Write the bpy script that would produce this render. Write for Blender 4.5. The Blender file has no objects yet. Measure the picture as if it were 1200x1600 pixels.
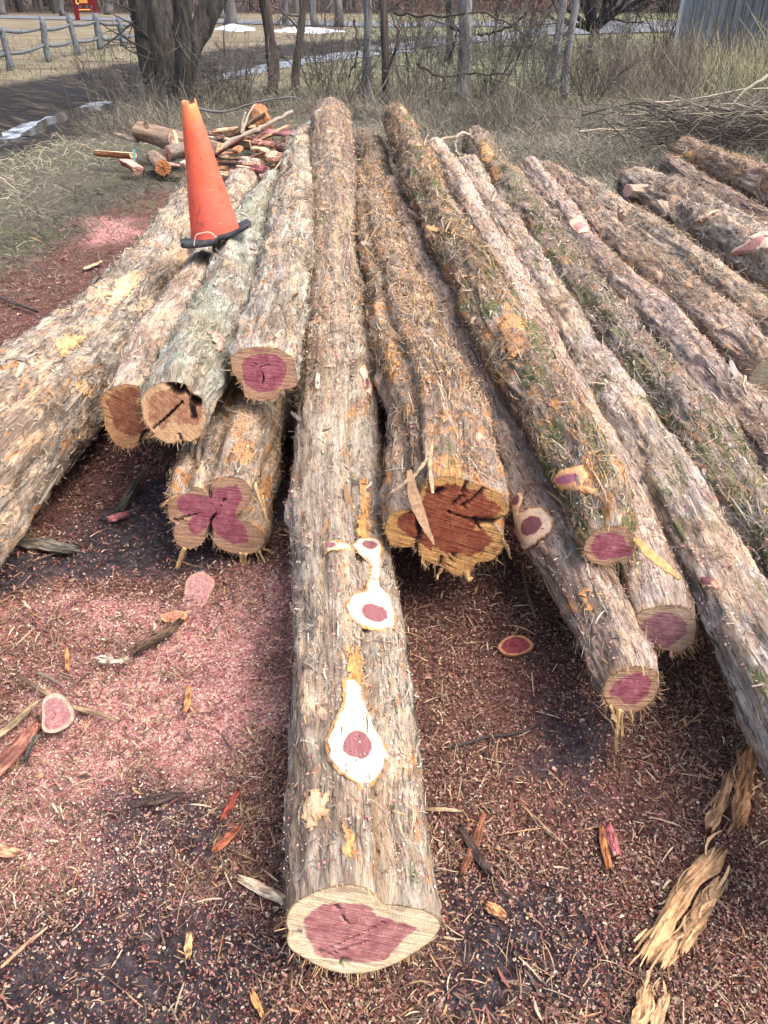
import bpy, math, random
import numpy as np
from mathutils import Vector

random.seed(7)
rng = np.random.default_rng(11)
R_ = math.radians
scene = bpy.context.scene
COL = scene.collection

# ------------------------------------------------------------------ camera
F = 1250.0                      # focal length in photo pixels (photo 1200 x 1600)
PITCH = R_(33.3)
CAMZ = 1.6
cam_d = bpy.data.cameras.new('camera')
cam = bpy.data.objects.new('camera', cam_d)
COL.objects.link(cam)
cam.location = (0, 0, CAMZ)
cam.rotation_euler = (math.pi/2 - PITCH, 0, 0)
cam_d.sensor_fit = 'VERTICAL'
cam_d.sensor_height = 24.0
cam_d.lens = 24.0*F/1600.0
cam_d.clip_start = 0.05
cam_d.clip_end = 500
scene.camera = cam

# ------------------------------------------------------------------ light
SUN_EL, SUN_AZ = 60.0, 112.0      # azimuth measured from +Y towards +X
world = bpy.data.worlds.new('World')
scene.world = world
world.use_nodes = True
wn = world.node_tree
bg = wn.nodes['Background']
sky = wn.nodes.new('ShaderNodeTexSky')
sky.sky_type = 'NISHITA'
sky.sun_disc = False
sky.sun_elevation = R_(SUN_EL)
sky.sun_rotation = R_(SUN_AZ)
sky.dust_density = 6.0
sky.air_density = 1.0
sky.ozone_density = 1.0
wn.links.new(sky.outputs[0], bg.inputs[0])
bg.inputs[1].default_value = 0.15
sun_d = bpy.data.lights.new('sun', 'SUN')
sun_d.energy = .9
sun_d.angle = R_(50)
sun_d.color = (1.0, 0.96, 0.9)
sun = bpy.data.objects.new('sun', sun_d)
COL.objects.link(sun)
sdir = Vector((math.sin(R_(SUN_AZ))*math.cos(R_(SUN_EL)), math.cos(R_(SUN_AZ))*math.cos(R_(SUN_EL)), math.sin(R_(SUN_EL))))
sun.rotation_euler = sdir.to_track_quat('Z', 'Y').to_euler()
scene.view_settings.view_transform = 'Standard'
scene.view_settings.look = 'None'
scene.view_settings.gamma = 1.0
scene.view_settings.exposure = 1.42
scene.cycles.max_bounces = 6
scene.cycles.use_denoising = True

# ------------------------------------------------------------------ pixel <-> place
FW = np.array([0, math.cos(PITCH), -math.sin(PITCH)])
UP = np.array([0, math.sin(PITCH), math.cos(PITCH)])
RT = np.array([1.0, 0, 0])
CAM = np.array([0, 0, CAMZ])
def ray(px, py):
    return FW + RT*(px-600)/F + UP*(800-py)/F
def at_z(px, py, z=0.0):
    d = ray(px, py)
    return CAM + d*((z-CAMZ)/d[2])
def at_y(px, py, y):
    d = ray(px, py)
    return CAM + d*(y/d[1])
def on_plane(px, py, P, n):
    d = ray(px, py)
    return CAM + d*(np.dot(P-CAM, n)/np.dot(d, n))
def depth(P):
    return np.dot(np.asarray(P)-CAM, FW)
def proj(P):
    Q = np.asarray(P)-CAM
    w = Q@FW
    return 600+F*(Q@RT)/w, 800-F*(Q@UP)/w
def nrm(v):
    v = np.asarray(v, float)
    return v/np.maximum(np.linalg.norm(v, axis=-1, keepdims=True), 1e-9)

# ------------------------------------------------------------------ numpy noise
def _h(i, j, k, seed):
    h = (i.astype(np.int64)*374761393 + j.astype(np.int64)*668265263 + k.astype(np.int64)*2147483647 + seed*974634777) & 0xffffffff
    h = ((h ^ (h >> 13))*1274126177) & 0xffffffff
    h = ((h ^ (h >> 16))*2246822519) & 0xffffffff
    return ((h ^ (h >> 15)) & 0xffffff)/float(0xffffff)
def vnoise(x, y, z, seed=0):
    x, y, z = np.broadcast_arrays(np.asarray(x, float), np.asarray(y, float), np.asarray(z, float))
    xi, yi, zi = np.floor(x), np.floor(y), np.floor(z)
    fx, fy, fz = x-xi, y-yi, z-zi
    fx = fx*fx*(3-2*fx); fy = fy*fy*(3-2*fy); fz = fz*fz*(3-2*fz)
    r = 0
    for a in (0, 1):
        wx = fx if a else 1-fx
        for b in (0, 1):
            wy = fy if b else 1-fy
            for c in (0, 1):
                wz = fz if c else 1-fz
                r = r + wx*wy*wz*_h(xi+a, yi+b, zi+c, seed)
    return r
def fbm(x, y, z=0.0, seed=0, octv=4, rough=0.5):
    s = 0; a = 1; t = 0; f = 1.0
    for o in range(octv):
        s = s + a*vnoise(np.asarray(x)*f, np.asarray(y)*f, np.asarray(z)*f+0.37*o, seed+o*17)
        t += a; a *= rough; f *= 2.03
    return s/t
def sstep(a, b, x):
    t = np.clip((x-a)/(b-a), 0, 1)
    return t*t*(3-2*t)
def poly_sd(P, poly):
    """signed distance (+ inside) of 2D points to a polygon"""
    P = np.asarray(P, float); poly = np.asarray(poly, float)
    x, y = P[:, 0], P[:, 1]
    d2 = np.full(len(P), 1e18); inside = np.zeros(len(P), bool)
    n = len(poly)
    for i in range(n):
        ax, ay = poly[i]; bx, by = poly[(i+1) % n]
        ex, ey = bx-ax, by-ay
        t = np.clip(((x-ax)*ex+(y-ay)*ey)/max(ex*ex+ey*ey, 1e-12), 0, 1)
        d2 = np.minimum(d2, (x-ax-t*ex)**2+(y-ay-t*ey)**2)
        c = ((ay > y) != (by > y))
        with np.errstate(divide='ignore', invalid='ignore'):
            xx = ax + (y-ay)/(by-ay if by != ay else 1e-12)*ex
        inside ^= (c & (x < xx))
    d = np.sqrt(d2)
    return np.where(inside, d, -d)
def catmull(P, n):
    """smooth interpolation of control rows P at n equally spaced parameters"""
    P = np.asarray(P, float)
    m = len(P)
    t = np.linspace(0, m-1, n)
    i = np.minimum(t.astype(int), m-2); f = (t-i)[:, None]
    p0 = P[np.maximum(i-1, 0)]; p1 = P[i]; p2 = P[i+1]; p3 = P[np.minimum(i+2, m-1)]
    return 0.5*((2*p1)+(-p0+p2)*f+(2*p0-5*p1+4*p2-p3)*f*f+(-p0+3*p1-3*p2+p3)*f**3)

# ------------------------------------------------------------------ mesh helpers
def mesh_np(name, V, Q=None, T=None, attrs=None, smooth=True, mats=()):
    V = np.asarray(V, np.float32).reshape(-1, 3)
    Q = np.zeros((0, 4), np.int32) if Q is None else np.asarray(Q, np.int32).reshape(-1, 4)
    T = np.zeros((0, 3), np.int32) if T is None else np.asarray(T, np.int32).reshape(-1, 3)
    me = bpy.data.meshes.new(name)
    me.vertices.add(len(V)); me.vertices.foreach_set('co', V.ravel())
    nl = Q.size+T.size
    me.loops.add(nl); me.loops.foreach_set('vertex_index', np.concatenate([Q.ravel(), T.ravel()]).astype(np.int32))
    npol = len(Q)+len(T)
    me.polygons.add(npol)
    ls = np.concatenate([np.arange(len(Q))*4, len(Q)*4+np.arange(len(T))*3]).astype(np.int32)
    me.polygons.foreach_set('loop_start', ls)
    me.polygons.foreach_set('use_smooth', np.full(npol, smooth, bool))
    for m in mats: me.materials.append(m)
    me.update(calc_edges=True)
    for k, a in (attrs or {}).items():
        a = np.asarray(a, np.float32)
        if a.ndim == 1:
            me.attributes.new(k, 'FLOAT', 'POINT').data.foreach_set('value', a)
        elif a.shape[1] == 3:
            me.attributes.new(k, 'FLOAT_VECTOR', 'POINT').data.foreach_set('vector', a.ravel())
        else:
            me.attributes.new(k, 'FLOAT_COLOR', 'POINT').data.foreach_set('color', a.ravel())
    return me
def link(name, me, parent=None, label=None, cat=None, group=None, kind=None):
    o = bpy.data.objects.new(name, me)
    COL.objects.link(o)
    if parent is not None: o.parent = parent
    if label: o['label'] = label
    if cat: o['category'] = cat
    if group: o['group'] = group
    if kind: o['kind'] = kind
    return o
def empty(name, loc, label, cat, group=None):
    o = link(name, None, None, label, cat, group)
    o.location = tuple(float(c) for c in loc)
    o.empty_display_size = 0.1
    return o
def part(name, me, root):
    """child whose vertices are given in world space"""
    l = root.location
    me.transform(__import__('mathutils').Matrix.Translation(-l))
    o = link(name, me, root)
    return o
def rgba(c, n=1):
    return np.tile(np.array([c[0], c[1], c[2], 1.0]), (n, 1))

class Bag:
    """collects geometry, then becomes ONE mesh"""
    def __init__(s): s.V = []; s.Q = []; s.T = []; s.C = []; s.n = 0
    def add(s, V, Q=None, T=None, C=(.5, .5, .5)):
        V = np.asarray(V, float).reshape(-1, 3)
        C = np.asarray(C, float)
        if C.ndim == 1: C = np.tile(C[:3], (len(V), 1))
        if Q is not None and len(Q): s.Q.append(np.asarray(Q).reshape(-1, 4)+s.n)
        if T is not None and len(T): s.T.append(np.asarray(T).reshape(-1, 3)+s.n)
        s.V.append(V); s.C.append(C[:, :3]); s.n += len(V)
    def tube(s, P, R, C=(.5, .5, .5), sides=6, cap=True, lump=0.0, seed=0):
        P = np.asarray(P, float); n = len(P)
        R = np.broadcast_to(np.asarray(R, float), (n,))
        T = nrm(np.gradient(P, axis=0))
        ref = np.array([0.13, 0.31, 1.0]) if abs(T[0][2]) < 0.8 else np.array([1.0, 0.2, 0.1])
        U = nrm(np.cross(ref, T)); W = np.cross(T, U)
        th = np.linspace(0, 2*math.pi, sides, endpoint=False)
        rr = R[:, None]*np.ones((1, sides))
        if lump:
            rr = rr*(1+lump*(vnoise(np.cos(th)[None]*2+9, np.sin(th)[None]*2+9, np.arange(n)[:, None]*0.7, seed)-.5)*2)
        V = P[:, None]+rr[..., None]*(np.cos(th)[None, :, None]*U[:, None]+np.sin(th)[None, :, None]*W[:, None])
        i = np.arange(n-1)[:, None]*sides; j = np.arange(sides)[None]
        j2 = (j+1) % sides
        Q = np.stack([i+j, i+j2, i+sides+j2, i+sides+j], -1).reshape(-1, 4)
        V = V.reshape(-1, 3)
        Tt = []
        if cap:
            V = np.vstack([V, P[0], P[-1]])
            a = len(V)-2; b = len(V)-1; base = (n-1)*sides
            for k in range(sides):
                k2 = (k+1) % sides
                Tt.append((a, k2, k)); Tt.append((b, base+k, base+k2))
        s.add(V, Q, Tt if Tt else None, C)
    def box(s, c, ax, hs, C=(.5, .5, .5), rough=0.0):
        ax = np.asarray(ax, float); c = np.asarray(c, float)
        V = []
        for a in (-1, 1):
            for b in (-1, 1):
                for d in (-1, 1):
                    V.append(c+ax[0]*hs[0]*a+ax[1]*hs[1]*b+ax[2]*hs[2]*d)
        V = np.array(V)
        if rough: V += rng.normal(0, rough, V.shape)
        s.add(V, [(0, 1, 3, 2), (4, 6, 7, 5), (0, 4, 5, 1), (2, 3, 7, 6), (0, 2, 6, 4), (1, 5, 7, 3)], None, C)
    def ribbons(s, P, D, N, L, W, lift0, lift1, arch, C, K=4, taper=0.35, curl=None):
        """many flat strips at once"""
        n = len(P); t = np.linspace(0, 1, K)[None, :, None]
        D = nrm(D); S = nrm(np.cross(D, N)); N = np.asarray(N)
        L = np.asarray(L)[:, None, None]; W = np.asarray(W)[:, None, None]
        c = P[:, None]+D[:, None]*L*(t-.5)+N[:, None]*(np.asarray(lift0)[:, None, None]*(1-t)**2+np.asarray(lift1)[:, None, None]*t**2+np.asarray(arch)[:, None, None]*np.sin(math.pi*t))
        if curl is not None:
            c = c+S[:, None]*np.asarray(curl)[:, None, None]*np.sin(math.pi*t)
        w = W*(taper+(1-taper)*np.sin(math.pi*np.clip(t, .12, .88)))
        tw = (S[:, None]+N[:, None]*(np.sin(t*3+np.arange(n)[:, None, None])*0.5))
        A = c-tw*w*.5; B = c+tw*w*.5
        V = np.stack([A, B], 2).reshape(n, K*2, 3)
        b = (np.arange(n)*K*2)[:, None]; k = np.arange(K-1)[None]*2
        Q = np.stack([b+k, b+k+1, b+k+3, b+k+2], -1).reshape(-1, 4)
        s.add(V.reshape(-1, 3), Q, None, np.repeat(C, K*2, axis=0))
    def build(s, name, mat, parent=None, smooth=False, **kw):
        V = np.vstack(s.V); C = np.vstack(s.C)
        me = mesh_np(name, V, np.vstack(s.Q) if s.Q else None, np.vstack(s.T) if s.T else None,
                     {'Col': np.hstack([C, np.ones((len(C), 1))])}, smooth, (mat,))
        if parent is not None: return part(name, me, parent)
        return link(name, me, None, **kw)

# ------------------------------------------------------------------ materials
def newmat(name, rough=0.85):
    m = bpy.data.materials.new(name); m.use_nodes = True
    nt = m.node_tree; b = nt.nodes['Principled BSDF']
    b.inputs['Roughness'].default_value = rough
    b.inputs['Specular IOR Level'].default_value = 0.25
    return m, nt, b
class NT:
    def __init__(s, nt): s.nt = nt
    def n(s, t, **k):
        x = s.nt.nodes.new(t)
        for a, b in k.items(): setattr(x, a, b)
        return x
    def l(s, a, b): s.nt.links.new(a, b)
    def attr(s, name):
        return s.n('ShaderNodeAttribute', attribute_name=name)
    def mapping(s, vec, scale, loc=(0, 0, 0)):
        m = s.n('ShaderNodeMapping'); s.l(vec, m.inputs[0])
        m.inputs['Scale'].default_value = scale; m.inputs['Location'].default_value = loc
        return m.outputs[0]
    def noise(s, vec, scale=1.0, detail=5, rough=.6, dist=0.0):
        x = s.n('ShaderNodeTexNoise'); s.l(vec, x.inputs['Vector'])
        x.inputs['Scale'].default_value = scale; x.inputs['Detail'].default_value = detail
        x.inputs['Roughness'].default_value = rough; x.inputs['Distortion'].default_value = dist
        return x.outputs['Fac']
    def ramp(s, fac, stops):
        r = s.n('ShaderNodeValToRGB'); s.l(fac, r.inputs[0])
        e = r.color_ramp.elements
        while len(e) > 1: e.remove(e[-1])
        for i, (p, c) in enumerate(stops):
            if i == 0: e[0].position = p; q = e[0]
            else: q = e.new(p)
            if not hasattr(c, '__len__'): c = (c, c, c)
            q.color = (c[0], c[1], c[2], 1)
        return r.outputs[0]
    def mix(s, fac, a, b, mode='MIX'):
        x = s.n('ShaderNodeMix', data_type='RGBA', blend_type=mode)
        for i, v in ((0, fac), (6, a), (7, b)):
            if hasattr(v, 'links') or isinstance(v, bpy.types.NodeSocket): s.l(v, x.inputs[i])
            elif i == 0: x.inputs[0].default_value = v
            else: x.inputs[i].default_value = (v[0], v[1], v[2], 1)
        return x.outputs[2]
    def math(s, op, a, b=0.0, clamp=False):
        x = s.n('ShaderNodeMath', operation=op, use_clamp=clamp)
        for i, v in ((0, a), (1, b)):
            if isinstance(v, bpy.types.NodeSocket): s.l(v, x.inputs[i])
            else: x.inputs[i].default_value = v
        return x.outputs[0]
    def bump(s, h, strength=.5, dist=.01, normal=None):
        x = s.n('ShaderNodeBump'); s.l(h, x.inputs['Height'])
        x.inputs['Strength'].default_value = strength; x.inputs['Distance'].default_value = dist
        if normal is not None: s.l(normal, x.inputs['Normal'])
        return x.outputs[0]
    def pos(s): return s.n('ShaderNodeNewGeometry').outputs['Position']
    def nz(s):
        x = s.n('ShaderNodeSeparateXYZ'); s.l(s.n('ShaderNodeNewGeometry').outputs['Normal'], x.inputs[0]); return x.outputs[2]

def vcol_mat(name, rough=.85, scale=60, amt=.5, bump=0.3):
    m, nt, b = newmat(name, rough); g = NT(nt)
    c = g.attr('Col').outputs['Color']
    p = g.pos()
    n = g.noise(p, scale, 5, .65)
    f = g.ramp(n, [(.25, 1-amt), (.75, 1+amt*.5 if amt < .5 else 1.25)])
    col = g.mix(1.0, c, f, 'MULTIPLY')
    g.l(col, b.inputs['Base Color'])
    if bump: g.l(g.bump(n, bump, .004), b.inputs['Normal'])
    return m
M_STRIP = vcol_mat('bark_fibre', .85, 140, .35, 0)
M_CHIP = vcol_mat('wood_chip', .75, 200, .2, 0)
M_WOOD = vcol_mat('rough_wood', .8, 90, .45, .5)
M_GRASS = vcol_mat('dry_grass', .85, 30, .3, 0)
M_TWIG = vcol_mat('twig_bark', .85, 60, .4, .3)

def bark_mat(name, base, seed, orange=.0, pale=.0, moss=.0, dust=.5, green=.0, dark=.5, stripe=.0, upper=None):
    """weathered cedar bark. base: main colour; amounts 0..1"""
    m, nt, b = newmat(name, .9); g = NT(nt)
    c = g.attr('bc').outputs['Vector']
    off = (seed*3.17, seed*1.31, seed*2.7)
    fib = g.noise(g.mapping(c, (70, 70, 7), off), 1, 8, .68, .3)
    fib2 = g.noise(g.mapping(c, (190, 190, 26), off), 1, 5, .7, .5)
    lump = g.noise(g.mapping(c, (16, 16, 9), off), 1, 8, .7, .8)
    big = g.noise(g.mapping(c, (7, 7, 2.6), off), 1, 4, .6, .4)
    crumb = g.noise(g.mapping(c, (120, 120, 90), off), 1, 6, .75, 1.0)
    B = np.array(base)
    B = B*np.array([.92, .95, .96]); lo = B*(.40-.22*dark); hi = np.minimum(B*1.7+.04, .9)
    col = g.ramp(fib, [(.33, lo), (.45, B*.72), (.54, B*1.0), (.68, hi)])
    brown = g.ramp(fib, [(.3, (.05, .032, .024)), (.5, (.22, .145, .095)), (.7, (.44, .31, .21))])
    slow = g.noise(g.mapping(c, (3.0, 3.0, 1.1), off), 1, 3, .6)
    pl = g.noise(g.mapping(c, (30, 30, 3.2), off), 1, 4, .6, .5)     # long plates of different colour
    col = g.mix(g.ramp(pl, [(.46, 0), (.54, .55)]), col, g.ramp(fib2, [(.3, B*.9), (.7, np.minimum(B*1.9, .8))]))
    lw = g.math('ADD', lump, g.math('MULTIPLY', g.math('SUBTRACT', slow, .5), .75))
    col = g.mix(g.ramp(lw, [(.44, 0), (.60, .8)]), col, brown)
    col = g.mix(g.ramp(g.math('SUBTRACT', slow, g.math('MULTIPLY', fib, .25)), [(.42, 0), (.56, .55*dark)]), col, (.075, .058, .05))
    if upper:      # the upper stem carries darker, shaggier bark
        zc = g.n('ShaderNodeSeparateXYZ'); g.l(c, zc.inputs[0])
        ku = g.ramp(g.math('MULTIPLY', g.math('SUBTRACT', g.math('ADD', zc.outputs[2], g.math('MULTIPLY', lump, 1.6)), upper[0]+.8), .7, True), [(0, 0), (1, upper[1])])
        col = g.mix(ku, col, g.ramp(fib, [(.32, (.035, .026, .02)), (.5, (.15, .105, .075)), (.68, (.34, .24, .165))]))
    if stripe:
        s2 = g.noise(g.mapping(c, (34, 34, 1.6), off), 1, 3, .5)
        col = g.mix(g.ramp(s2, [(.52, 0), (.6, stripe)]), col, (.62, .47, .28))
    if green:
        col = g.mix(g.ramp(big, [(.38, 0), (.56, green)]), col, g.ramp(fib2, [(.3, (.12, .15, .09)), (.7, (.42, .46, .33))]))
    if pale:
        pn = g.noise(g.mapping(c, (13, 13, 5), (seed*5.1, 1, 3)), 1, 4, .65, .6)
        col = g.mix(g.ramp(pn, [(.60-.16*pale, 0), (.66-.15*pale, .85)]), col, g.ramp(fib, [(.3, (.42, .25, .15)), (.7, (.85, .66, .44))]))
    if orange:
        on = g.noise(g.mapping(c, (15, 15, 7), (seed*2.2, 7, 5)), 1, 5, .68, .9)
        col = g.mix(g.ramp(on, [(.64-.14*orange, 0), (.70-.14*orange, .9)]), col, g.ramp(fib2, [(.3, (.33, .115, .03)), (.7, (.72, .36, .12))]))
    if moss:
        mn = g.noise(g.mapping(c, (11, 11, 3.5), (seed*1.2, 9, 1)), 1, 5, .7, .4)
        col = g.mix(g.ramp(mn, [(.64-.12*moss, 0), (.70-.12*moss, .9)]), col, g.ramp(crumb, [(.35, (.03, .05, .015)), (.65, (.14, .19, .05))]))
    # sawdust lying where the surface faces up
    nz = g.nz()
    dn = g.noise(g.mapping(c, (9, 9, 4), (seed*.7, 2, 8)), 1, 6, .7)
    up = g.ramp(nz, [(.15, 0), (.75, 1)])
    k = g.math('MULTIPLY', g.math('MULTIPLY', up, g.ramp(dn, [(.35, .25), (.6, 1)])), g.ramp(crumb, [(.50-.22*dust, 0), (.62-.2*dust, 1)]))
    k = g.math('MULTIPLY', k, .15+.42*dust)
    dcol = g.ramp(fib2, [(.3, (.26, .14, .11)), (.5, (.46, .30, .23)), (.68, (.70, .53, .40))])
    col = g.mix(k, col, dcol)
    # crevices
    col = g.mix(g.ramp(fib2, [(.34, .9), (.45, 0)]), col, (.025, .018, .014))
    g.l(col, b.inputs['Base Color'])
    h = g.math('ADD', g.math('MULTIPLY', fib, 1.0), g.math('MULTIPLY', fib2, .35))
    h = g.math('ADD', h, g.math('MULTIPLY', crumb, .3))
    g.l(g.bump(h, 1.0, .018), b.inputs['Normal'])
    return m

def cut_mat(name, sap, heart, seed=0, saw=.5, saw_ang=0.0, rough_edge=.006, ring=.25, blotch=0.0):
    """end grain: 'hd' = distance inside the heartwood outline, 'fc' = face coordinates from the pith"""
    m, nt, b = newmat(name, .7); g = NT(nt)
    fc = g.attr('fc').outputs['Vector']; hd = g.attr('hd').outputs['Fac']; rd = g.attr('rd').outputs['Fac']
    n1 = g.noise(g.mapping(fc, (28, 28, 28), (seed, 0, 0)), 1, 5, .7)
    n2 = g.noise(g.mapping(fc, (220, 220, 220), (seed, 3, 0)), 1, 4, .7)
    rt_ = g.n('ShaderNodeMapping'); g.l(fc, rt_.inputs[0]); rt_.inputs['Rotation'].default_value = (0, 0, saw_ang); fr = rt_.outputs[0]
    rot = g.n('ShaderNodeMapping'); g.l(fr, rot.inputs[0])
    rot.inputs['Scale'].default_value = (9, 420, 1)
    sw = g.noise(rot.outputs[0], 1, 3, .6, .15)
    rot2 = g.n('ShaderNodeMapping'); g.l(fr, rot2.inputs[0]); rot2.inputs['Scale'].default_value = (5, 130, 1)
    sw2 = g.noise(rot2.outputs[0], 1, 2, .6, .2)
    # growth rings
    ln = g.n('ShaderNodeVectorMath', operation='LENGTH'); g.l(fc, ln.inputs[0])
    rr = g.math('ADD', ln.outputs['Value'], g.math('MULTIPLY', n1, .035))
    rg = g.math('SINE', g.math('MULTIPLY', rr, 1250.0))
    rg = g.ramp(g.math('ADD', g.math('MULTIPLY', rg, .5), g.math('MULTIPLY', g.math('SUBTRACT', n2, .3), .9)), [(.0, 1-ring*1.9), (.8, 1.08)])
    sapc = g.mix(g.ramp(n1, [(.35, 0), (.65, .8)]), sap, tuple(np.array(sap)*np.array([.82, .72, .6])))
    hc = g.mix(g.ramp(n1, [(.36, 0), (.62, 1)]), tuple(np.minimum(np.array(heart)*np.array([1.12, 1.35, 1.25]), 1)), tuple(np.array(heart)*np.array([.66, .55, .58])))
    edge = g.math('ADD', hd, g.math('MULTIPLY', g.math('SUBTRACT', n1, .5), rough_edge*3))
    k = g.ramp(g.math('MULTIPLY', edge, 230.0, True), [(0, 0), (1, 1)])
    col = g.mix(k, sapc, hc)
    if blotch:
        bn = g.noise(g.mapping(fc, (55, 14, 30), (seed, 5, 0)), 1, 4, .7, .5)
        col = g.mix(g.ramp(bn, [(.55, 0), (.64, blotch)]), col, tuple(np.array(heart)*.35))
    col = g.mix(1.0, col, rg, 'MULTIPLY')
    col = g.mix(saw, col, g.ramp(g.math('ADD', g.math('MULTIPLY', sw, .55), g.math('MULTIPLY', sw2, .45)), [(.34, .35), (.5, .98), (.66, 1.5)]), 'MULTIPLY')
    # dark cambium line at the rim
    col = g.mix(g.ramp(g.math('MULTIPLY', rd, 260.0, True), [(0, .85), (.6, .3), (1, 0)]), col, (.30, .16, .07))
    col = g.mix(g.ramp(n2, [(.62, 0), (.72, .5)]), col, (.75, .52, .38))
    strk = g.n('ShaderNodeMapping'); g.l(fr, strk.inputs[0]); strk.inputs['Scale'].default_value = (10, 70, 1)
    sk = g.noise(strk.outputs[0], 1, 5, .7, .4)
    col = g.mix(g.ramp(sk, [(.36, .55), (.48, 0)]), col, tuple(np.array(heart)*.42))
    col = g.mix(g.ramp(sk, [(.58, 0), (.70, .35)]), col, tuple(np.minimum(np.array(sap)*1.05, 1)))
    ck = g.attr('ck').outputs['Fac']
    col = g.mix(ck, col, (.018, .010, .008))
    dirt = g.noise(g.mapping(fc, (60, 60, 60), (seed, 8, 2)), 1, 6, .75, .8)
    col = g.mix(g.ramp(dirt, [(.60, 0), (.72, .55)]), col, (.10, .05, .04))
    g.l(col, b.inputs['Base Color'])
    g.l(g.bump(g.math('ADD', g.math('MULTIPLY', g.math('ADD', sw, sw2), saw*1.8), g.math('MULTIPLY', dirt, .5)), .9, .005), b.inputs['Normal'])
    return m

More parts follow.
